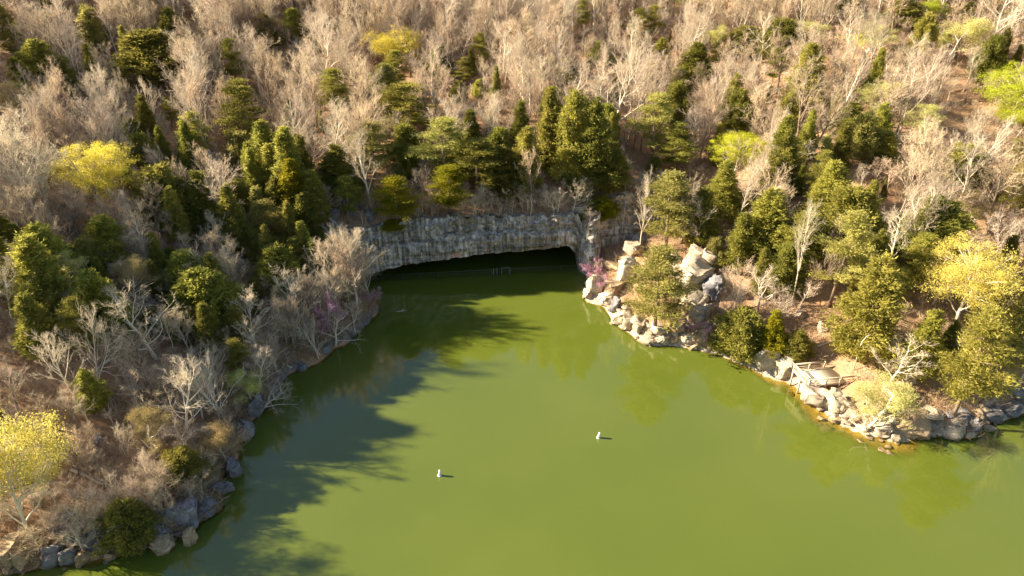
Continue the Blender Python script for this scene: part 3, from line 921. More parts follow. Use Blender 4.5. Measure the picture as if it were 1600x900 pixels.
DECIDUOUS = [
 ('bud', 355, 650, 725, 66, 'bud_tan', 'hazy olive budding tree near the left waterline'),
 ('bud', 245, 640, 720, 70, 'bud_tan', 'hazy tan green budding tree in the lower left bank'),
 ('bud', 210, 400, 470, 60, 'bud_tan', 'hazy olive budding tree below the bright yellow tree and its cedar'),
 ('bud', 400, 575, 640, 60, 'bud_pale', 'faint greening tree on the edge of the left bank'),
 ('bud', 115, 395, 470, 60, 'bud_pale', 'faint greening tree beside the tall olive cedar'),
 ('yellow', 165, 218, 330, 104, 'bud_bright', 'bright yellow budding tree on the left hillside'),
 ('yellow', 1490, 366, 512, 140, 'bud_yellow', 'big golden yellow tree on the right point'),
 ('yellow', 50, 632, 850, 150, 'bud_yellow', 'large golden yellow tree at the lower left corner'),
 ('yellow', 622, 36, 120, 74, 'bud_bright', 'pale yellow tree high on the hill over the cave'),
 ('bud', 472, 78, 112, 40, 'bud_tan', 'small ochre budding tree on the upper hill'),
 ('yellow', 1142, 203, 285, 72, 'bud_lime', 'yellow green budding tree on the right hillside'),
 ('yellow', 1575, 92, 200, 100, 'bud_lime', 'lime green budding tree by the right edge'),
 ('yellow', 1588, 155, 215, 76, 'bud_lime', 'vivid lime tree just below the lime green budding tree'),
 ('bud', 1345, 32, 100, 82, 'bud_pale', 'hazy pale green tree on the upper right hill'),
 ('bud', 1382, 124, 195, 82, 'bud_pale', 'hazy cream green tree in the middle of the right hill'),
 ('bud', 1482, 22, 95, 92, 'bud_pale', 'hazy pale green tree near the top right'),
 ('yellow', 1447, -5, 36, 36, 'bud_lime', 'small lime tree touching the top edge at right'),
 ('yellow', 1078, -12, 14, 56, 'bud_lime', 'lime green crown at the top edge of the hill'),
 ('bud', 22, 128, 200, 84, 'bud_tan', 'faded yellow budding tree by the left edge'),
 ('bud', 420, 22, 85, 66, 'bud_tan', 'faded olive budding tree at the top of the left hill'),
 ('bud', 1350, 592, 672, 100, 'bud_pale', 'pale drooping willow on the rocks of the right shore'),
 ('bud', 1515, 300, 370, 70, 'bud_tan', 'hazy straw coloured tree behind the big golden tree'),
 ('bud', 1430, 160, 220, 60, 'bud_pale', 'faint green tree downhill of the hazy cream tree'),
 ('bud', 1270, 30, 75, 60, 'bud_pale', 'faint pale tree beside the tall upper cedar'),
 ('bud', 1125, 35, 90, 54, 'bud_pale', 'faint green tree left of the round dark cedar'),
 ('bud', 1580, 250, 320, 60, 'bud_tan', 'straw coloured budding tree under the lime trees'),
 ('bud', 130, 5, 55, 44, 'bud_tan', 'faint yellow tree at the top left of the hill'),
 ('bud', 560, 225, 300, 60, 'bud_tan', 'tan budding tree left of the clump above the cave'),
 ('redbud', 927, 402, 440, 34, 'bud_pink', 'magenta redbud in flower by the right end of the cave mouth'),
 ('redbud', 938, 428, 462, 24, 'bud_pink', 'low pink redbud in front of the magenta redbud'),
 ('redbud', 520, 455, 535, 50, 'bud_pink', 'shaded purple redbud on the left bank'),
 ('redbud', 578, 452, 478, 40, 'bud_pink', 'pale lilac redbud leaning over the dark water'),
 ('redbud', 108, 38, 62, 30, 'bud_pink', 'faint pink redbud near the top left corner'),
 ('redbud', 1108, 500, 538, 36, 'bud_pink', 'faint pink redbud at the foot of the pale outcrop'),
 ('redbud', 1070, 490, 525, 40, 'bud_pink', 'dusky redbud between the shore pine and the outcrop'),
]
PALE_BARE = [   # bare trees that stand out by their white limbs
 ('spread', 345, 320, 400, 64, 'white limbed bare tree in front of the full dark cedar'),
 ('spread', 245, 425, 560, 130, 'tall white limbed bare tree in the middle of the left bank'),
 ('spread', 155, 470, 600, 110, 'white limbed bare tree right of the tall olive cedar'),
 ('spread', 115, 505, 620, 70, 'thin white bare tree below the tall olive cedar'),
 ('spread', 20, 395, 500, 110, 'spreading white bare tree at the left edge'),
 ('spread', 350, 540, 660, 120, 'bushy pale bare tree on the left bank above the water'),
 ('spread', 395, 440, 540, 90, 'pale bare tree right of the rounded cedar'),
 ('spread', 290, 560, 680, 110, 'pale bare tree in the lower part of the left bank'),
 ('spread', 160, 90, 190, 70, 'pale bare tree right of the lone cedar'),
 ('spread', 630, 165, 235, 50, 'grey bare tree caught among the pines above the cave'),
 ('spread', 895, 275, 335, 60, 'bleached bare shrub on the cliff edge below the trio'),
 ('spread', 870, 285, 335, 50, 'second bleached bare shrub on the cliff edge'),
 ('tall', 1000, 255, 400, 40, 'slim pale bare tree at the right end of the cliff'),
 ('spread', 1090, 300, 390, 70, 'tan bare tree above the pale outcrop'),
 ('spread', 1185, 405, 490, 90, 'white limbed bare tree right of the pale outcrop'),
 ('spread', 1135, 430, 520, 80, 'bushy straw bare tree beside the pale outcrop'),
 ('tall', 1235, 300, 480, 44, 'slender pale bare tree between the big right cedars'),
 ('tall', 1385, 320, 440, 60, 'pale bare tree left of the dark rounded cedar'),
 ('spread', 1390, 520, 600, 100, 'tangled bare tree between the deck and the large pine'),
 ('spread', 1580, 470, 620, 90, 'pale leaning bare tree right of the large pine'),
 ('spread', 1560, 330, 420, 110, 'white limbed bare tree uphill of the golden tree'),
 ('spread', 1200, 200, 290, 70, 'white limbed bare tree beside the yellow green tree'),
 ('spread', 1275, 85, 150, 60, 'white many stemmed bare tree near the tall upper cedar'),
 ('spread', 1180, 75, 150, 60, 'pale bare tree below the round dark cedar'),
 ('spread', 940, 110, 190, 60, 'pale bare tree behind the trio of cedars'),
 ('tall', 765, 140, 245, 34, 'thin pale trunked tree above the centre of the cave'),
 ('spread', 490, 200, 260, 70, 'pale bare tree leaning on the slope left of the cave'),
 ('spread', 265, 215, 290, 60, 'pale bare tree above the broad olive cedar'),
]
PALE_BARE += [
 ('spread', 540, 345, 452, 70, 'grey bare tree against the left end of the cliff'),
 ('spread', 505, 372, 470, 76, 'shaded bare tree left of the tree against the cliff'),
 ('spread', 570, 400, 458, 44, 'small dim bare tree at the left corner of the cave mouth'),
 ('spread', 470, 410, 510, 84, 'shaded bare tree uphill of the purple redbud'),
 ('spread', 555, 470, 520, 60, 'dim brown bare bush over the water left of the cave'),
 ('spread', 500, 490, 560, 80, 'dim bare tree hanging over the water below the purple redbud'),
]
USED = {}
GREEN = []
SUNNY = []
def put(kind, px, top, bot, wpx, mats, label, cat, group, bias=0, tilt=None):
    b = hit(px, bot)
    if b[2] < .3:
        for q in range(1, 60):
            b = hit(px, bot - q)
            if b[2] > .3: break
    fw = project(*b)[2]
    H = max(top_z(b[1], top) - b[2], 1.2)
    W = wpx * fw / F
    v = USED.get(kind, bias); USED[kind] = v + 1
    plant(kind, v, b, H, W, random.uniform(0, 6.28), mats, label, cat, group, tilt)
    OCC.append((b[0], b[1], min(W * .32, 2.4)))
    LAND.append((px, (top + bot) / 2, label))
    if kind == 'yellow': SUNNY.append((b[0], b[1]))
    if kind not in ('spread', 'tall'): GREEN.append((px, (top + bot) / 2, fw, bot - top, wpx))
    return b, H

for kind, px, top, bot, wp, lm, lab in EVERGREENS:
    put(kind, px, top, bot, wp * {'cedar': 1.12, 'round': 1.2, 'pine': 1.02}[kind], {'crown': lm}, lab, 'pine tree' if kind == 'pine' else 'cedar tree', None)
for kind, px, top, bot, wp, lm, lab in DECIDUOUS:
    put(kind, px, top, bot, wp * 1.15, {'crown': lm}, lab, 'redbud tree' if kind == 'redbud' else 'budding tree', None)
for kind, px, top, bot, wp, lab in PALE_BARE:
    put(kind, px, top, bot, wp, {'trunk': 'bark_pale', 'crown': 'twig_pale'}, lab, 'bare tree', None)
# bare trees leaning out over the water
for px, top, bot, wp, tl, lab in [
    (345, 715, 790, 90, (0, .55), 'white bare tree leaning out low over the dark water'),
    (405, 590, 660, 90, (0, .5), 'pale bare tree leaning over the water from the left bank'),
    (455, 540, 610, 90, (0, .45), 'grey bare tree leaning over the water nearer the cave'),
    (525, 480, 560, 80, (0, .35), 'shaded bare tree leaning out beside the purple redbud')]:
    put('spread', px, top, bot, wp, {'trunk': 'bark_pale', 'crown': 'twig_grey'}, lab, 'bare tree', None, 0, tl)

# ------------------------------------------------------------------ rocks
def rock_proto(seed, flat=.35, cuts=17):
    import bmesh
    r = np.random.default_rng(seed)
    bm = bmesh.new()
    bmesh.ops.create_icosphere(bm, subdivisions=4, radius=1)
    V = np.array([v.co for v in bm.verts])
    Fc = np.array([[v.index for v in f.verts] for f in bm.faces])
    bm.free()
    V = np.sign(V) * np.abs(V) ** (.5 if seed % 3 else .36)
    for _ in range(cuts):
        n = nrm(r.normal(0, 1, 3) * (np.array([1, 1, .35]) if r.uniform() < .6 else np.array([.35, .35, 1])))
        d = r.uniform(.50, .90)
        o = V @ n - d
        V = V - np.maximum(o, 0)[:, None] * n * .97
    q = fbm(V[:, 0] * 1.6 + seed * 3, V[:, 1] * 1.6 + V[:, 2] * 2.1, seed) - .5
    V = V * (1 + q[:, None] * .30)
    lay = np.floor((V[:, 2] + .12 * V[:, 0] + q * .5) * 5.2 + seed)
    V[:, :2] *= (1 + ((lay * 7.31 % 1) - .5) * .24)[:, None]
    V += (np.stack([fbm(V[:, 1] * 6, V[:, 2] * 6 + V[:, 0] * 3, seed + k, 3) for k in (1, 2, 3)], 1) - .5) * .22
    V -= (V.max(0) + V.min(0)) / 2
    V /= np.abs(V).max(0)
    return mesh_from('boulder', V * .5, Fc, [M['rock_pale']])
ROCKS = [rock_proto(40 + k) for k in range(9)]
_rk = [0]
def rock(px, bot, wpx, hpx, tone, label, group=None, rz=None, deep=.9, sub=False, cat='boulder', lift=0.0):
    if sub:
        b = plane(px, bot, 0); b[2] = -.25
    else:
        b = hit(px, bot)
    fw = project(*b)[2]
    m = fw / F
    w_ = wpx * m
    h_ = hpx * m / (CP + .15) * 1.05
    _rk[0] += 1
    rz = random.uniform(0, 6.28) if rz is None else rz
    o = obj('boulder', ROCKS[_rk[0] % len(ROCKS)])
    dp = w_ * deep
    o.scale = (w_, dp, h_ * 1.35)
    o.rotation_euler = (random.uniform(-.12, .12), random.uniform(-.12, .12), rz if deep > .75 else random.uniform(-.2, .2))
    o.location = (b[0], b[1] + dp * .36, b[2] + h_ * .36 + lift)
    o.material_slots[0].link = 'OBJECT'
    o.material_slots[0].material = M['rock_' + tone]
    tag(o, label, cat, group)
    return o
BOULDERS = [
 (930, 462, 30, 34, 'pale', 'pale boulder at the water under the magenta redbud'),
 (956, 466, 36, 26, 'tan', 'big brown boulder below the tall pale slab'),
 (983, 446, 32, 44, 'pale', 'tall pale slab standing above the brown boulder'),
 (958, 427, 36, 12, 'tan', 'flat tan ledge rock beside the tall pale slab'),
 (992, 402, 28, 22, 'pale', 'pale block on top of the tall slab'),
 (998, 386, 26, 18, 'grey', 'grey block at the foot of the slim pale tree'),
 (918, 468, 20, 14, 'pale', 'small pale rock at the corner of the cave water'),
 (948, 479, 26, 20, 'pale', 'rounded pale rock at the water below the brown boulder'),
 (962, 490, 20, 22, 'grey', 'dark grey rock between pale shore rocks'),
 (970, 507, 26, 20, 'pale', 'pale crumbly rock left of the shore pine'),
 (985, 514, 26, 22, 'pale', 'white rock at the water in front of the shore pine'),
 (1000, 524, 30, 22, 'pale', 'broad white rock below the shore pine'),
 (1012, 540, 20, 14, 'pale', 'white rock with its foot in the water below the pine'),
 (1030, 528, 26, 18, 'pale', 'pale rock right of the white shore rocks'),
 (1037, 541, 24, 16, 'pale', 'cracked pale rock at the water right of the pine'),
 (1058, 522, 28, 20, 'tan', 'tan layered rock right of the shore pine'),
 (1072, 540, 18, 16, 'pale', 'small angular white rock under the outcrop'),
 (1060, 432, 37, 29, 'pale', 'left shoulder block of the pale outcrop'),
 (1092, 418, 37, 33, 'pale', 'top block of the pale outcrop'),
 (1112, 428, 32, 37, 'pale', 'upper right block of the pale outcrop'),
 (1090, 462, 58, 48, 'pale', 'main white block of the pale outcrop'),
 (1115, 470, 37, 36, 'grey', 'grey undercut block of the pale outcrop'),
 (1066, 470, 32, 20, 'grey', 'grey ledge left of the main white block'),
 (1085, 490, 43, 29, 'pale', 'pale ledge beneath the main white block'),
 (1088, 514, 41, 33, 'pale', 'lower white block of the pale outcrop'),
 (1098, 538, 43, 31, 'tan', 'tan block at the foot of the pale outcrop'),
 (1094, 546, 16, 10, 'pale', 'pebble sized white rock under the tan block'),
 (1075, 452, 26, 22, 'pale', 'squarish block on the left of the main white block'),
 (1104, 448, 24, 22, 'pale', 'split white block between the top and main outcrop blocks'),
 (1072, 500, 24, 22, 'tan', 'tan block left of the pale ledge in the outcrop'),
 (1108, 500, 26, 24, 'pale', 'white broken block right of the pale ledge in the outcrop'),
 (1112, 524, 24, 20, 'pale', 'pale broken block low on the right of the outcrop'),
 (1078, 424, 22, 18, 'pale', 'small pale block at the top left of the outcrop'),
 (1105, 542, 14, 16, 'grey', 'small grey rock right of the tan block'),
 (1136, 556, 24, 14, 'grey', 'mossy grey rock under the dark shore cedar'),
 (1160, 566, 26, 16, 'grey', 'shaded grey rock right of the mossy one'),
 (1182, 566, 22, 24, 'pale', 'pale block at the left of the round boulders'),
 (1198, 580, 34, 34, 'pale', 'big pale boulder left of the round grey one'),
 (1224, 592, 28, 32, 'pale', 'round pot shaped boulder beside the deck'),
 (1240, 588, 22, 18, 'pale', 'pale rock against the deck posts'),
 (1272, 642, 34, 34, 'pale', 'big pale boulder in front of the deck'),
 (1292, 640, 26, 30, 'pale', 'pale boulder leaning on the big one in front of the deck'),
 (1308, 648, 28, 34, 'pale', 'pale mossy boulder left of the drooping willow'),
 (1308, 662, 20, 10, 'tan', 'flat pale rock in the shallows by the willow'),
 (1370, 655, 40, 26, 'tan', 'tan boulder behind the drooping willow'),
 (1400, 636, 42, 26, 'pale', 'white boulder uphill of the slabs on the point'),
 (1420, 604, 30, 20, 'pale', 'pale rock at the edge of the large pine'),
 (1378, 682, 34, 20, 'pale', 'pale rock at the water right of the willow'),
 (1424, 684, 70, 24, 'tan', 'long layered tan slab on the point'),
 (1440, 660, 60, 14, 'pale', 'pale ledge above the long tan slab'),
 (1402, 692, 16, 12, 'pale', 'small white rock at the left tip of the tan slab'),
 (1455, 684, 18, 9, 'pale', 'flat white rock in the water before the slabs'),
 (1490, 684, 56, 22, 'pale', 'long tilted white slab under the large pine'),
 (1518, 680, 40, 18, 'grey', 'grey slab right of the tilted white slab'),
 (1498, 664, 40, 16, 'grey', 'grey shaded ledge above the tilted white slab'),
 (1548, 662, 34, 18, 'grey', 'grey rock in the shade of the right point'),
 (1578, 652, 30, 18, 'grey', 'grey rock in the shaded inlet at right'),
 (1592, 634, 34, 30, 'grey', 'tall grey rock at the right edge'),
 (10, 888, 34, 30, 'tan', 'brown boulder in the lower left corner'),
 (32, 890, 24, 28, 'tan', 'mossy brown boulder second from the corner'),
 (52, 880, 16, 22, 'tan', 'upright tan rock between lower left boulders'),
 (14, 899, 14, 9, 'tan', 'small tan stone at the very corner'),
 (78, 886, 34, 24, 'grey', 'grey boulder below the golden lower left tree'),
 (102, 886, 26, 26, 'grey', 'blue grey boulder with a mossy hollow beside it'),
 (112, 860, 30, 44, 'grey', 'tall blue grey rock under the golden tree trunk'),
 (138, 864, 26, 26, 'grey', 'pale topped grey rock at the lower left shore'),
 (130, 886, 24, 18, 'tan', 'orange tan rock sitting in the water at lower left'),
 (168, 868, 26, 26, 'grey', 'slanting grey rock beside dark water'),
 (171, 878, 12, 11, 'tan', 'small tan rock below the slanting grey rock'),
 (216, 862, 26, 26, 'grey', 'pinkish pale rock under the low dark cedar'),
 (244, 848, 34, 28, 'grey', 'blue grey slab right of the pinkish rock'),
 (250, 866, 32, 16, 'tan', 'golden tan rock in the water below the blue slab'),
 (294, 852, 20, 20, 'tan', 'lone tan rock standing in the dark water'),
 (278, 828, 40, 30, 'grey', 'shaded grey rock of the lower left bank'),
 (312, 812, 30, 18, 'grey', 'grey overhanging rock on the left bank'),
 (345, 782, 24, 18, 'grey', 'grey rock at the bend of the left bank'),
 (362, 748, 20, 20, 'grey', 'grey rock below the leaning white tree'),
 (382, 690, 22, 30, 'grey', 'tall grey rock wall on the left bank'),
 (398, 655, 22, 26, 'grey', 'pale grey rock wall above the tall one'),
 (425, 622, 18, 14, 'grey', 'grey rock at the water, middle of the left bank'),
 (470, 582, 20, 12, 'grey', 'dim grey rock under the leaning bare trees'),
 (508, 556, 20, 12, 'grey', 'dim grey rock below the purple redbud'),
 (545, 530, 18, 10, 'grey', 'dim grey rock nearest the cave on the left bank'),
 (550, 340, 34, 26, 'grey', 'blue grey rock knob above the left end of the cliff'),
 (575, 346, 26, 20, 'grey', 'blue grey rock beside the knob above the cliff'),
 (908, 338, 26, 16, 'pale', 'sunlit pale block on the cliff edge at right'),
 (928, 372, 22, 16, 'pale', 'sunlit cap rock on the bright pillar'),
]
for px, bot, wp, hp, tone, lab in BOULDERS:
    rock(px, bot, wp * (1.15 if px > 400 else 1.4), hp * (1 if px > 400 else 1.25), tone, lab, lift=0 if px > 400 else .15)
for px, bot, wp, hp, lab in [(1330, 668, 34, 14, 'amber sunken rock before the willow'), (1355, 676, 40, 12, 'amber sunken slab right of the sunken rock'),
                             (1300, 668, 24, 10, 'amber sunken rock left of the willow'), (1390, 696, 40, 12, 'amber sunken slab off the tip of the point'),
                             (1350, 692, 34, 10, 'deeper sunken slab in the amber shallows')]:
    o = rock(px, bot, wp, hp, 'tan', lab, sub=True)
    o.location.z = -.55; o.scale.z = .8
# small loose stones along both shores
DECK_CLEAR = [(*plane(1262, 615)[:2], 3.4), (*plane(1285, 605)[:2], 3.0), (*plane(1245, 598)[:2], 3.0), (*plane(1300, 598)[:2], 3.2)]
def loose(n, seg, tone, label, group, lo=.35, hi=1.0, off=(-.5, 2.2)):
    pts = SH[seg[0]:seg[1]]
    for _ in range(n):
        k = random.randrange(len(pts) - 1)
        a, b = pts[k], pts[k + 1]
        q = a + (b - a) * random.random()
        nn = np.array([-(b - a)[1], (b - a)[0]]); nn /= np.linalg.norm(nn)
        q = q + nn * random.uniform(*off)
        s_ = random.uniform(lo, hi)
        if any(math.hypot(q[0] - c_[0], q[1] - c_[1]) < c_[2] for c_ in DECK_CLEAR): continue
        o = obj('stone', ROCKS[random.randrange(len(ROCKS))])
        o.location = (q[0], q[1], max(hz(q[0], q[1]), -.15) + s_ * .18)
        o.scale = (s_ * random.uniform(.8, 1.3), s_ * random.uniform(.7, 1.2), s_ * random.uniform(.32, .62))
        o.rotation_euler = (random.uniform(-.3, .3), random.uniform(-.3, .3), random.uniform(0, 6.28))
        o.material_slots[0].link = 'OBJECT'
        o.material_slots[0].material = M['rock_' + (tone if random.random() < .75 else 'tan')]
        tag(o, label, 'stone', group)
i0 = 4
loose(150, (i0 + 22, i0 + 44), 'pale', 'small pale stone loose on the sunny right shore', 'loose stones on the right shore', .4, 1.9, (-.4, 2.6))
loose(40, (i0 + 0, i0 + 8), 'grey', 'small grey stone on the shaded left shore', 'loose stones on the left shore')
for _ in range(36):
    k = random.randrange(i0 + 33, i0 + 40)
    q = SH[k] + (SH[k + 1] - SH[k]) * random.random()
    d_ = SH[k + 1] - SH[k]; nn = np.array([-d_[1], d_[0]]); nn = nn / np.linalg.norm(nn)
    q = q - nn * random.uniform(.4, 4.0)
    s_ = random.uniform(.5, 1.9)
    o = obj('stone', ROCKS[random.randrange(len(ROCKS))])
    o.location = (q[0], q[1], hz(q[0], q[1]) + s_ * .08)
    o.scale = (s_, s_ * random.uniform(.6, 1), s_ * random.uniform(.25, .4))
    o.rotation_euler = (random.uniform(-.2, .2), random.uniform(-.2, .2), random.uniform(0, 6.28))
    o.material_slots[0].link = 'OBJECT'; o.material_slots[0].material = M['rock_tan']
    tag(o, 'flat stone showing through the amber shallows off the right point', 'stone', 'stones under the amber shallows')
# outcrops scattered on the slope
for px, py, wp in [(150, 360, 26), (60, 790, 30), (25, 770, 26), (150, 700, 22), (260, 640, 20), (1290, 520, 24), (1250, 500, 20), (1160, 400, 22), (1130, 395, 20), (1550, 600, 26),
                   (1510, 590, 20), (760, 318, 26), (700, 320, 22), (840, 312, 24), (980, 330, 26), (1010, 345, 26), (960, 345, 22), (520, 345, 26)]:
    rock(px, py, wp, wp * .55, 'pale' if px > 900 else 'grey', 'low rock showing through the leaf litter of the slope', 'rocks in the leaf litter')

# ------------------------------------------------------------------ viewing deck on the right shore
def build_deck():
    F0 = plane(1257, 627, 0)                                # foot of the front water post
    zd = top_z(F0[1], 603)
    A_ = plane(1308, 599, zd)
    B_ = plane(1240, 580, zd)
    a = A_ - np.array([F0[0], F0[1], zd]); La = np.linalg.norm(a); a /= La
    b = B_ - np.array([F0[0], F0[1], zd]); Lb = np.linalg.norm(b); b = b / Lb
    b = nrm(b - a * (a @ b) * .7)
    root = empty('viewing_deck', (F0[0], F0[1], 0))
    tag(root, 'weathered wooden viewing deck with railings on posts over the shore', 'viewing deck')
    def P(u, v, z): return a * u + b * v + np.array([0, 0, z])
    La += .4; Lb += .3
    g = Geo(); nb = 26
    for k in range(nb):
        v = Lb * (k + .5) / nb
        g.bar(P(0, v, zd - .02 + random.uniform(-.006, .006)), P(La + 1.2, v, zd - .02), Lb / nb - .018, .045)
    obj('deck_floor', g.mesh('deck_floor', [M['deck_wood']]), root)
    for v in (.12, Lb - .12):
        g = Geo(); g.bar(P(-.02, v, zd - .2), P(La + 1.1, v, zd - .2), .09, .28)
        obj('beam', g.mesh('beam', [M['rail_wood']]), root)
    for u in (.06, La):
        g = Geo(); g.bar(P(u, .17, zd - .21), P(u, Lb - .17, zd - .21), .09, .26)
        obj('beam', g.mesh('beam', [M['rail_wood']]), root)
    for (u, v) in ((0, 0), (0, Lb * .5), (0, Lb), (La * .55, 0), (La, 0), (La, Lb), (La + 2.6, .0), (La * .5, Lb)):
        p = P(u, v, 0)
        z0 = min(hz(F0[0] + p[0], F0[1] + p[1]), zd) - .5
        g = Geo(); g.bar(P(u, v, z0), P(u, v, zd + 1.1), .20, .20)
        obj('post', g.mesh('post', [M['rail_wood']]), root)
    def railing(p, q, pick, nm='railing'):
        g = Geo()
        up = np.array([0, 0, 1.])
        L = np.linalg.norm(q - p); d = (q - p) / L
        g.bar(p + up * 1.06, q + up * 1.06, .18, .06)
        g.bar(p + up * .9, q + up * .9, .05, .1)
        g.bar(p + up * .14, q + up * .14, .05, .1)
        if not pick: g.bar(p + up * .5, q + up * .5, .05, .1)
        if pick:
            n = int(L / .17)
            for k in range(1, n):
                c = p + d * L * k / n
                g.bar(c + up * .19, c + up * .85, .05, .05)
        obj(nm, g.mesh(nm, [M['rail_wood']]), root)
    o_ = .12
    railing(P(0, o_, zd), P(0, Lb - o_, zd), True)
    railing(P(o_, 0, zd), P(La + 2.6, 0, zd), False)
    railing(P(o_, Lb, zd), P(La - o_, Lb, zd), False)
    OCC.append((F0[0] + a[0] * La / 2 + b[0] * Lb / 2, F0[1] + a[1] * La / 2 + b[1] * Lb / 2, 5.0))
    LAND.append((1285, 585, 'wooden viewing deck'))
build_deck()

# bent white sapling by the deck
def build_sapling():
    b = hit(1333, 580)
    fw = project(*b)[2]; m = fw / F
    root = empty('bent_sapling', tuple(b)); tag(root, 'bent white leafless sapling arching beside the wooden deck', 'sapling')
    hgt = top_z(b[1], 522) - b[2]
    g = Geo()
    g.tube([(0, 0, -.3), (-.02, 0, hgt * .5), (.1, 0, hgt * .8), (.5, 0, hgt * .93), (1.2, .1, hgt), (2.3, .2, hgt * 1.0)], [.085, .075, .065, .05, .035, .012], 6)
    obj('trunk', g.mesh('trunk', [M['bark_pale']]), root)
    g = Geo()
    for k in range(26):
        x = random.uniform(.4, 2.3)
        p = np.array([x, .1, hgt * (.92 + .03 * x)])
        e = p + np.array([random.uniform(-.1, .6), random.uniform(-.5, .5), random.uniform(-.3, .5)])
        g.tube([p, e], [.014, .004], 3, random.random(), False)
    obj('twigs', g.mesh('twigs', [M['twig_pale']]), root)
build_sapling()

# ------------------------------------------------------------------ fence standing in the cave mouth
def build_fence():
    p0, p1 = plane(570, 444), plane(904, 424)
    p0[1] += .9; p1[1] += .4
    ht = 1.25
    L = np.linalg.norm(p1 - p0); d = (p1 - p0) / L
    root = empty('cave_fence', tuple(p0)); tag(root, 'low grey wire fence standing in the water across the cave mouth', 'fence')
    up = np.array([0, 0, 1.])
    g = Geo(); g.tube([up * ht, d * L + up * ht], [.05, .05], 5)
    obj('top_rail', g.mesh('top_rail', [M['fence_metal']]), root)
    g = Geo()
    for k in range(int(L / .30)):
        c = d * (.15 + k * .30)
        g.bar(c + up * -.2, c + up * (ht - .05), .012, .012)
    for z in (.25, .55, .85):
        g.bar(d * .05 + up * z, d * (L - .05) + up * z, .015, .015)
    obj('wire_mesh', g.mesh('wire_mesh', [M['fence_metal']]), root)
    gate = [(px - 570) / 334 * L for px in (768, 774, 781, 794)]
    for u in [L * k / 12 for k in range(13)] + gate:
        g = Geo(); r = .10 if u in gate else .05
        g.tube([d * u + up * -1.2, d * u + up * (ht + (.28 if u in gate else .06))], [r, r], 6)
        obj('post', g.mesh('post', [M['gate_post' if u in gate else 'fence_metal']]), root)
    g = Geo(); g.tube([d * gate[2] + up * (ht + .26), d * gate[3] + up * (ht + .26)], [.08, .08], 6)
    obj('gate_bar', g.mesh('gate_bar', [M['gate_post']]), root)
build_fence()

# ------------------------------------------------------------------ buoys and a floating branch
def build_buoy(px, py, tilt, label, src=None):
    b = plane(px, py)
    if src is None:
        root = empty('buoy', tuple(b))
        def lathe(nm, prof, mat):
            g = Geo(); P = [(0, 0, z) for _, z in prof]
            n = 20
            a = np.arange(n) * 2 * math.pi / n
            V = np.concatenate([np.stack([r_ * np.cos(a), r_ * np.sin(a), np.full(n, z)], 1) for r_, z in prof])
            Q = [(i * n + j, i * n + (j + 1) % n, (i + 1) * n + (j + 1) % n, (i + 1) * n + j) for i in range(len(prof) - 1) for j in range(n)]
            g.add(V, None, Q)
            obj(nm, g.mesh(nm, [M[mat]], True), root)
        lathe('body', [(.0, .02), (.24, .02), (.25, .06), (.25, .86), (.22, .98), (.14, 1.06), (.0, 1.09)], 'buoy_white')
        lathe('float_collar', [(.27, -.22), (.37, -.18), (.40, -.05), (.38, .10), (.27, .14)], 'buoy_white')
        lathe('waterline_band', [(.255, .16), (.262, .18), (.262, .27), (.255, .29)], 'buoy_dark')
        lathe('lifting_eye', [(.0, 1.06), (.04, 1.07), (.04, 1.16), (.0, 1.17)], 'buoy_dark')
    else:
        root = src.copy(); COL.objects.link(root); root.location = tuple(b)
        for ch in list(src.children):
            c = ch.copy(); COL.objects.link(c); c.parent = root
    root.rotation_euler = (0, tilt, 0)
    root.scale = (.68, .68, .85)
    tag(root, label, 'buoy', 'white buoys on the green water')
    return root
b1 = build_buoy(687, 743, .05, 'upright white buoy on open water nearer the dark left bank')
build_buoy(935, 684, .16, 'slightly tilted white buoy on open water nearer the right shore', b1)

g = Geo()
g.tube([(-.9, -.1, .02), (-.3, 0, .10), (.3, .05, .12), (1.0, .2, .20)], [.05, .09, .08, .03], 6)
g.tube([(-.1, 0, .1), (.3, .35, .25), (.6, .5, .45)], [.05, .035, .015], 5)
g.tube([(.25, .05, .1), (.5, -.25, .1), (.8, -.4, .12)], [.045, .03, .012], 5)
o = obj('floating_branch', g.mesh('floating_branch', [M['bark_pale']]))
o.location = tuple(plane(626, 487)); tag(o, 'pale broken branch floating on the dark shaded water', 'branch')

# fallen trunks on the slopes
for px, py, ln, az, lab in [(1300, 535, 4.5, .1, 'fallen tan trunk on bare earth behind the deck'), (1110, 505, 4, 1.2, 'fallen pale trunk beside the pale outcrop'),
                            (60, 760, 6, .2, 'fallen brown trunk left of the lower golden tree'), (140, 750, 5, -.3, 'fallen brown trunk on orange leaf litter at lower left'),
                            (150, 380, 5, .15, 'fallen grey trunk on the left hillside'), (780, 320, 5, .05, 'fallen trunk on the cliff top above the cave')]:
    b = hit(px, py)
    e = np.array([math.cos(az), math.sin(az), 0]) * ln
    P = []
    for t in np.linspace(0, 1, 5):
        q = b + e * (t - .5)
        P.append((q[0] - b[0], q[1] - b[1], hz(q[0], q[1]) - b[2] + .15))
    g = Geo(); g.tube(P, [.2, .18, .16, .13, .07], 7)
    for t in (.5, .7, .85):
        q = np.array(P[int(t * 4)]); g.tube([q, q + np.array([random.uniform(-.6, .6), random.uniform(-.6, .6), .7])], [.05, .015], 4, .5, False)
    o = obj('fallen_trunk', g.mesh('fallen_trunk', [M['bark_grey']])); o.location = tuple(b); tag(o, lab, 'fallen trunk')

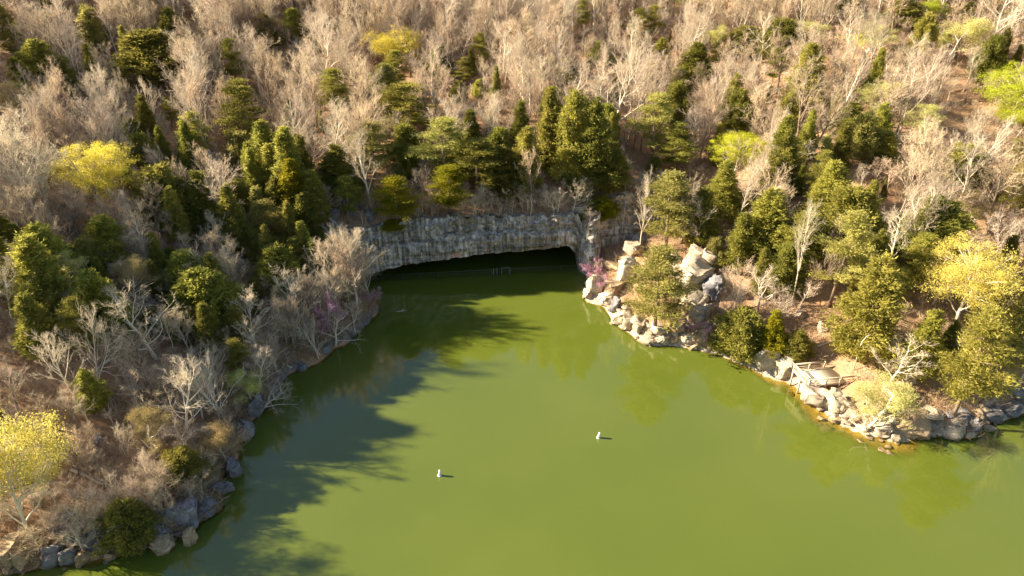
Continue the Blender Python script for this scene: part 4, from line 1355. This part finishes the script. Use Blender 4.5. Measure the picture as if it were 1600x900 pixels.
# ------------------------------------------------------------------ the bare wood: 300 trees as things, the rest as one mass
def forest():
    r = np.random.default_rng(21)
    st = 4.4
    gx, gy = np.meshgrid(np.arange(-190, 200, st), np.arange(36, 285, st * .9))
    gx = gx + (np.arange(gx.shape[0]) % 2)[:, None] * st / 2
    x = (gx + r.uniform(-.42, .42, gx.shape) * st).ravel(); y = (gy + r.uniform(-.42, .42, gy.shape) * st).ravel()
    # scrubby trees crowding the left shore
    ls = SH[4:4 + 16]
    e_ = []
    for a_, b_ in zip(ls[:-1], ls[1:]):
        n_ = int(np.linalg.norm(b_ - a_) / .4) + 1
        q_ = a_ + (b_ - a_) * r.uniform(0, 1, (n_, 1))
        nn_ = np.array([-(b_ - a_)[1], (b_ - a_)[0]]); nn_ /= np.linalg.norm(nn_)
        e_.append(q_ + nn_ * r.uniform(.3, 6, (n_, 1)))
    e_ = np.vstack(e_)
    n_main = len(x)
    u_ = np.stack([r.uniform(-120, 140, 4500), r.uniform(45, 230, 4500)], 1)
    x = np.concatenate([x, e_[:, 0], u_[:, 0]]); y = np.concatenate([y, e_[:, 1], u_[:, 1]])
    cu_ = r.uniform(-47, 32, 150); c_ = np.stack([cu_, cly(cu_) + r.uniform(2.7, 6, 150)], 1)
    l_ = np.stack([r.uniform(-100, -28, 900), r.uniform(48, 118, 900)], 1)
    c_ = np.vstack([c_, l_])
    x = np.concatenate([x, c_[:, 0]]); y = np.concatenate([y, c_[:, 1]])
    lowh = np.concatenate([np.ones(n_main), r.uniform(.35, .8, len(e_)), r.uniform(.2, .45, len(u_)), r.uniform(.15, .4, 150), r.uniform(.25, .7, 900)])
    z, s = height(x, y, True)
    px, py, fw = project(x, y, z)
    ok = (s > np.where(x < -20, .6, 1.6)) & (px > -170) & (px < 1770) & (py > -120) & (py < 1000)
    dy = y - cly(x)
    ok &= ~((x > -46) & (x < 33) & (dy > -9) & (dy < 2.6) & (y > 105))
    ok &= ~((np.abs(px - 1085) < 55) & (np.abs(py - 475) < 60))
    ok &= ~((px > 930) & (px < 1040) & (py > 395) & (py < 545))
    ok &= ~((px > 1170) & (py > 560) & (px < 1480))
    ok &= ~((px > 1225) & (px < 1340) & (py > 500) & (py < 620))
    for ox, oy, rr in OCC:
        ok &= np.hypot(x - ox, y - oy) > rr
    x, y, z, s, px, py, fw, lowh = [q[ok] for q in (x, y, z, s, px, py, fw, lowh)]
    H = r.uniform(11.5, 18.5, len(x)) * np.where((x < -22) & (y < 98), np.where(y < 76, .52, .76), 1) * r.choice([.8, 1, 1, 1.15], len(x)) * (1 - .3 * np.exp(-s / 8) * (lowh == 1)) * lowh
    # the light gaps in front of the evergreens
    keep = np.ones(len(x), bool)
    for (bx, by, bf, bh, bw) in GREEN:
        cyy = py - .5 * F * H / fw
        keep &= ~((fw < bf - .5) & (fw > bf - 16) & (np.abs(px - bx) < bw * .46 + .10 * F * H / fw) & (np.abs(cyy - by) < bh * .3 + .2 * F * H / fw) & (r.uniform(size=len(x)) < .82))
    for (tx, ty) in SUNNY:
        keep &= ~((x - tx > -22) & (x - tx < 3) & (np.abs(y - ty) < 4) & (r.uniform(size=len(x)) < .85) & (H > 5))
    x, y, z, s, px, py, fw, H = [q[keep] for q in (x, y, z, s, px, py, fw, H)]
    vis = (px > -25) & (px < 1625) & (py > -5) & (py < 900)
    rank = np.where(vis, H / fw, -1)
    order = np.argsort(-rank)
    ind, rest = order[:272], order[272:]
    seen = {}
    for i in ind:
        edge = s[i] < 14
        kind = 'spread' if r.uniform() < (.7 if edge else .35) else 'tall'
        W = H[i] * (r.uniform(.55, .8) if kind == 'spread' else r.uniform(.42, .62))
        u = r.uniform()
        tw, bk, wd = (('twig_pale', 'bark_pale', 'pale') if u < .15 else ('twig_grey', 'bark_grey', 'grey') if u < .5 else ('twig_tan', 'bark_brown', 'tan'))
        cy_ = py[i] - .5 * F * H[i] / fw[i]
        best = min(LAND, key=lambda q: (q[0] - px[i]) ** 2 + (q[1] - cy_) ** 2)
        dx, dv = px[i] - best[0], cy_ - best[1]
        w_ = ('right of' if dx > 0 else 'left of') if abs(dx) > abs(dv) else ('downhill of' if dv > 0 else 'uphill of')
        lab = ' '.join(f'{wd} leafless tree {w_} the {best[2]}'.split()[:16])
        plant(kind, int(r.integers(0, 6)), (x[i], y[i], z[i]), H[i], W, r.uniform(0, 6.28), {'trunk': bk, 'crown': tw}, lab, 'bare tree', 'bare trees of the wood')
    # one mass for all the others
    pc = bpy.data.collections.new('woods_sources')
    srcs = []
    for kind in ('tall', 'spread'):
        for v, (parts, H0, W0) in enumerate(PROTO[kind]):
            for bk, tw in (('bark_brown', 'twig_tan'), ('bark_grey', 'twig_grey'), ('bark_pale', 'twig_pale')):
                V, T, tn, mi, n = [], [], [], [], 0
                for q, (nm, me, g) in enumerate(parts):
                    gv = np.vstack(g.V)
                    t_ = np.vstack(([np.vstack(g.T)] if g.T else []) + ([np.vstack(g.Q)[:, [0, 1, 2]], np.vstack(g.Q)[:, [0, 2, 3]]] if g.Q else []))
                    V.append(gv); T.append(t_ + n); n += len(gv); tn.append(np.concatenate(g.tint)); mi.append(np.full(len(t_), q))
                me = mesh_from('woods_source', np.vstack(V), np.vstack(T), [M[bk], M[tw]], np.concatenate(tn), np.concatenate(mi))
                o = bpy.data.objects.new('woods_source_%02d' % len(srcs), me)
                pc.objects.link(o); srcs.append((H0, W0))
    nr = len(rest)
    pick = np.zeros(nr, np.int32); scl = np.zeros((nr, 3), np.float32); rot = np.zeros((nr, 3), np.float32)
    for q, i in enumerate(rest):
        u = r.uniform(); tn = 0 if u < .5 else 1 if u < .85 else 2
        k = int(r.integers(0, 6)) + (0 if r.uniform() < .65 else 6)
        pick[q] = k * 3 + tn
        H0, W0 = srcs[pick[q]]
        W = H[i] * r.uniform(.42, .7) * (1.3 if H[i] < 8 else 1)
        scl[q] = (W / W0, W / W0, H[i] / H0); rot[q, 2] = r.uniform(0, 6.28)
    me = bpy.data.meshes.new('woods')
    me.vertices.add(nr)
    me.vertices.foreach_set('co', np.stack([x[rest], y[rest], z[rest]], 1).astype(np.float32).ravel())
    for nm, ty, dt, key in (('pick', 'INT', pick, 'value'), ('scl', 'FLOAT_VECTOR', scl, 'vector'), ('rot', 'FLOAT_VECTOR', rot, 'vector')):
        me.attributes.new(nm, ty, 'POINT').data.foreach_set(key, dt.ravel())
    wo = tag(obj('woods', me), 'mass of bare grey and tan trees covering the upper hill', kind='stuff')
    ng = bpy.data.node_groups.new('woods', 'GeometryNodeTree')
    ng.interface.new_socket('Geometry', in_out='INPUT', socket_type='NodeSocketGeometry')
    ng.interface.new_socket('Geometry', in_out='OUTPUT', socket_type='NodeSocketGeometry')
    gi, go = ng.nodes.new('NodeGroupInput'), ng.nodes.new('NodeGroupOutput')
    ci = ng.nodes.new('GeometryNodeCollectionInfo')
    ci.inputs['Collection'].default_value = pc
    ci.inputs['Separate Children'].default_value = True
    ip = ng.nodes.new('GeometryNodeInstanceOnPoints')
    ip.inputs['Pick Instance'].default_value = True
    def attr(nm, ty):
        n = ng.nodes.new('GeometryNodeInputNamedAttribute'); n.data_type = ty
        n.inputs['Name'].default_value = nm
        return n.outputs['Attribute']
    ng.links.new(gi.outputs[0], ip.inputs['Points'])
    ng.links.new(ci.outputs[0], ip.inputs['Instance'])
    ng.links.new(attr('pick', 'INT'), ip.inputs['Instance Index'])
    e2r = ng.nodes.new('FunctionNodeEulerToRotation')
    ng.links.new(attr('rot', 'FLOAT_VECTOR'), e2r.inputs[0])
    ng.links.new(e2r.outputs[0], ip.inputs['Rotation'])
    ng.links.new(attr('scl', 'FLOAT_VECTOR'), ip.inputs['Scale'])
    ng.links.new(ip.outputs[0], go.inputs[0])
    md = wo.modifiers.new('woods', 'NODES'); md.node_group = ng
    print('FOREST', len(ind), nr)
def filler():
    r = np.random.default_rng(77)
    zones = [(24, 560, 1060, 150, 320), (26, 1090, 1400, 190, 470), (16, 190, 560, 130, 400), (20, 0, 450, 350, 600), (14, 1200, 1590, 20, 300), (16, 380, 1150, 30, 150), (10, 0, 330, 20, 140), (8, 1380, 1580, 440, 600), (14, 400, 560, 330, 480), (10, 395, 545, 300, 420)]
    sizes = ('small', 'medium', 'large')
    for n, x0, x1, y0, y1 in zones:
        k = 0
        for _ in range(n * 6):
            if k >= n: break
            px, py = r.uniform(x0, x1), r.uniform(y0, y1)
            b = hit(px, py)
            if b[2] < .8 or any(math.hypot(b[0] - o[0], b[1] - o[1]) < o[2] + 1.2 for o in OCC): continue
            if any(-24 < b[0] - t_[0] < 4 and abs(b[1] - t_[1]) < 6 for t_ in SUNNY): continue
            dyc = b[1] - cly(b[0])
            if -46 < b[0] < 33 and -2 < dyc < 3.2 and b[1] > 105: continue
            if 1225 < px < 1345 and py > 470: continue
            sz = int(r.integers(0, 3))
            H = (4.5, 7, 10)[sz] * r.uniform(.85, 1.15)
            tall_ = (x0, x1) == (395, 545)
            if tall_: sz, H = 2, r.uniform(12, 16)
            kind = ('cedar', 'cedar', 'pine', 'round')[int(r.integers(0, 4 if not tall_ else 3))]
            W = H * {'cedar': .4, 'pine': .55, 'round': .66}[kind] * r.uniform(.85, 1.2)
            fw = project(*b)[2]
            lm = ('leaf_dark', 'leaf_mid', 'leaf_mid', 'leaf_light')[int(r.integers(0, 4 if not tall_ else 3))]
            wd = {'leaf_dark': 'dark', 'leaf_mid': 'green', 'leaf_light': 'pale green'}[lm]
            cy_ = py - .45 * F * H / fw
            best = min(LANDMARKS, key=lambda q: (q[0] - px) ** 2 + (q[1] - cy_) ** 2)
            dx, dv = px - best[0], cy_ - best[1]
            w_ = ('right of' if dx > 0 else 'left of') if abs(dx) > abs(dv) else ('downhill of' if dv > 0 else 'uphill of')
            nm = 'pine' if kind == 'pine' else 'cedar'
            lab = ' '.join(f'{sizes[sz]} {wd} {nm} {w_} the {best[2]}'.split()[:16])
            plant(kind, int(r.integers(0, 6)), tuple(b), H, W, r.uniform(0, 6.28), {'crown': lm}, lab, nm + ' tree', 'evergreens scattered through the wood')
            OCC.append((b[0], b[1], W * .35)); GREEN.append((px, cy_, fw, F * H / fw, W * F / fw)); k += 1
LANDMARKS = list(LAND)
filler()
forest()

def brush():
    """knee-high twiggy undergrowth"""
    r = np.random.default_rng(33)
    n = 15000
    x = r.uniform(-120, 150, n); y = r.uniform(45, 215, n)
    k_ = r.integers(4, 19, 3000); q_ = SH[k_] + (SH[k_ + 1] - SH[k_]) * r.uniform(0, 1, (3000, 1)) + r.uniform(-3.5, 3.5, (3000, 2))
    x = np.concatenate([x, q_[:, 0], r.uniform(14, 78, 2200)]); y = np.concatenate([y, q_[:, 1], r.uniform(66, 132, 2200)])
    z, s = height(x, y, True)
    px, py, fw = project(x, y, z)
    dy = y - cly(x)
    ok = (s > .25) & (px > -60) & (px < 1660) & (py > -20) & ~((x > -46) & (x < 33) & (dy > -1) & (dy < 2.6)) & ((fbm(x / 9, y / 9, 5, 2) > .42) | (np.arange(len(x)) >= n))
    ok &= ~((px > 1235) & (px < 1330) & (py > 562) & (py < 630))
    g = Geo()
    for a, b, c in zip(x[ok], y[ok], z[ok]):
        hgt = r.uniform(.6, 1.9); k = 16
        p = np.array([a, b, c - .05]) + r.normal(0, .35, (k, 3)) * np.array([1, 1, 0])
        d = r.normal(0, 1, (k, 3)) * np.array([.55, .55, 0]) + np.array([0, 0, 1])
        m_ = p + d * hgt * r.uniform(.3, .6, (k, 1))
        e = m_ + (d + r.normal(0, .5, (k, 3))) * hgt * r.uniform(.25, .6, (k, 1))
        wv = r.normal(0, 1, (k, 3)); wv /= np.linalg.norm(wv, axis=1)[:, None]; wv *= .03
        V = np.stack([p - wv, p + wv, m_, m_ - wv, m_ + wv, e], 1).reshape(-1, 3)
        T = np.arange(6 * k).reshape(-1, 3)
        g.add(V, T, None, np.repeat(np.clip(r.normal(r.uniform(.2, .8), .2, k), 0, 1), 6))
    me = g.mesh('undergrowth', [M['brush']])
    tag(obj('undergrowth', me), 'tan twiggy undergrowth on the leaf litter between the trees', kind='stuff')
brush()


# ------------------------------------------------------------------ light, sky, camera
SUN_TH, SUN_EL = R(8), R(28)
to_sun = Vector((-math.cos(SUN_TH) * math.cos(SUN_EL), math.sin(SUN_TH) * math.cos(SUN_EL), math.sin(SUN_EL)))
sd = bpy.data.lights.new('sun', 'SUN')
sd.energy = 5.0
sd.angle = R(.9)
sd.color = (1.0, .86, .66)
so = bpy.data.objects.new('sun', sd)
COL.objects.link(so)
so.rotation_euler = to_sun.to_track_quat('Z', 'Y').to_euler()
so.location = (-60, 20, 120)

w = bpy.data.worlds.new('World')
sc.world = w
w.use_nodes = True
nt = w.node_tree
sky = nt.nodes.new('ShaderNodeTexSky')
sky.sky_type = 'NISHITA'
sky.sun_disc = False
sky.sun_elevation = SUN_EL
sky.sun_rotation = math.atan2(to_sun.x, to_sun.y)
sky.air_density, sky.dust_density, sky.ozone_density = 1.0, .6, 1.0
bg = nt.nodes['Background']
nt.links.new(sky.outputs[0], bg.inputs[0])
bg.inputs[1].default_value = .05

cd = bpy.data.cameras.new('camera')
cam = bpy.data.objects.new('camera', cd)
COL.objects.link(cam)
cam.location = (0, 0, CAM_H)
cam.rotation_euler = (math.pi / 2 - PITCH, 0, 0)
cd.sensor_width = 36
cd.lens = 36 * F / 1600
cd.clip_start, cd.clip_end = .5, 9000
sc.camera = cam

sc.view_settings.view_transform = 'Standard'
sc.view_settings.look = 'None'
sc.view_settings.exposure = 2.0
sc.view_settings.gamma = 1
sc.render.engine = 'CYCLES'
sc.cycles.use_denoising = True
sc.cycles.max_bounces = 5
sc.cycles.diffuse_bounces = 3
sc.cycles.glossy_bounces = 2
sc.cycles.transmission_bounces = 3
sc.cycles.transparent_max_bounces = 6
sc.cycles.caustics_reflective = False
sc.cycles.caustics_refractive = False
sc.render.use_persistent_data = False
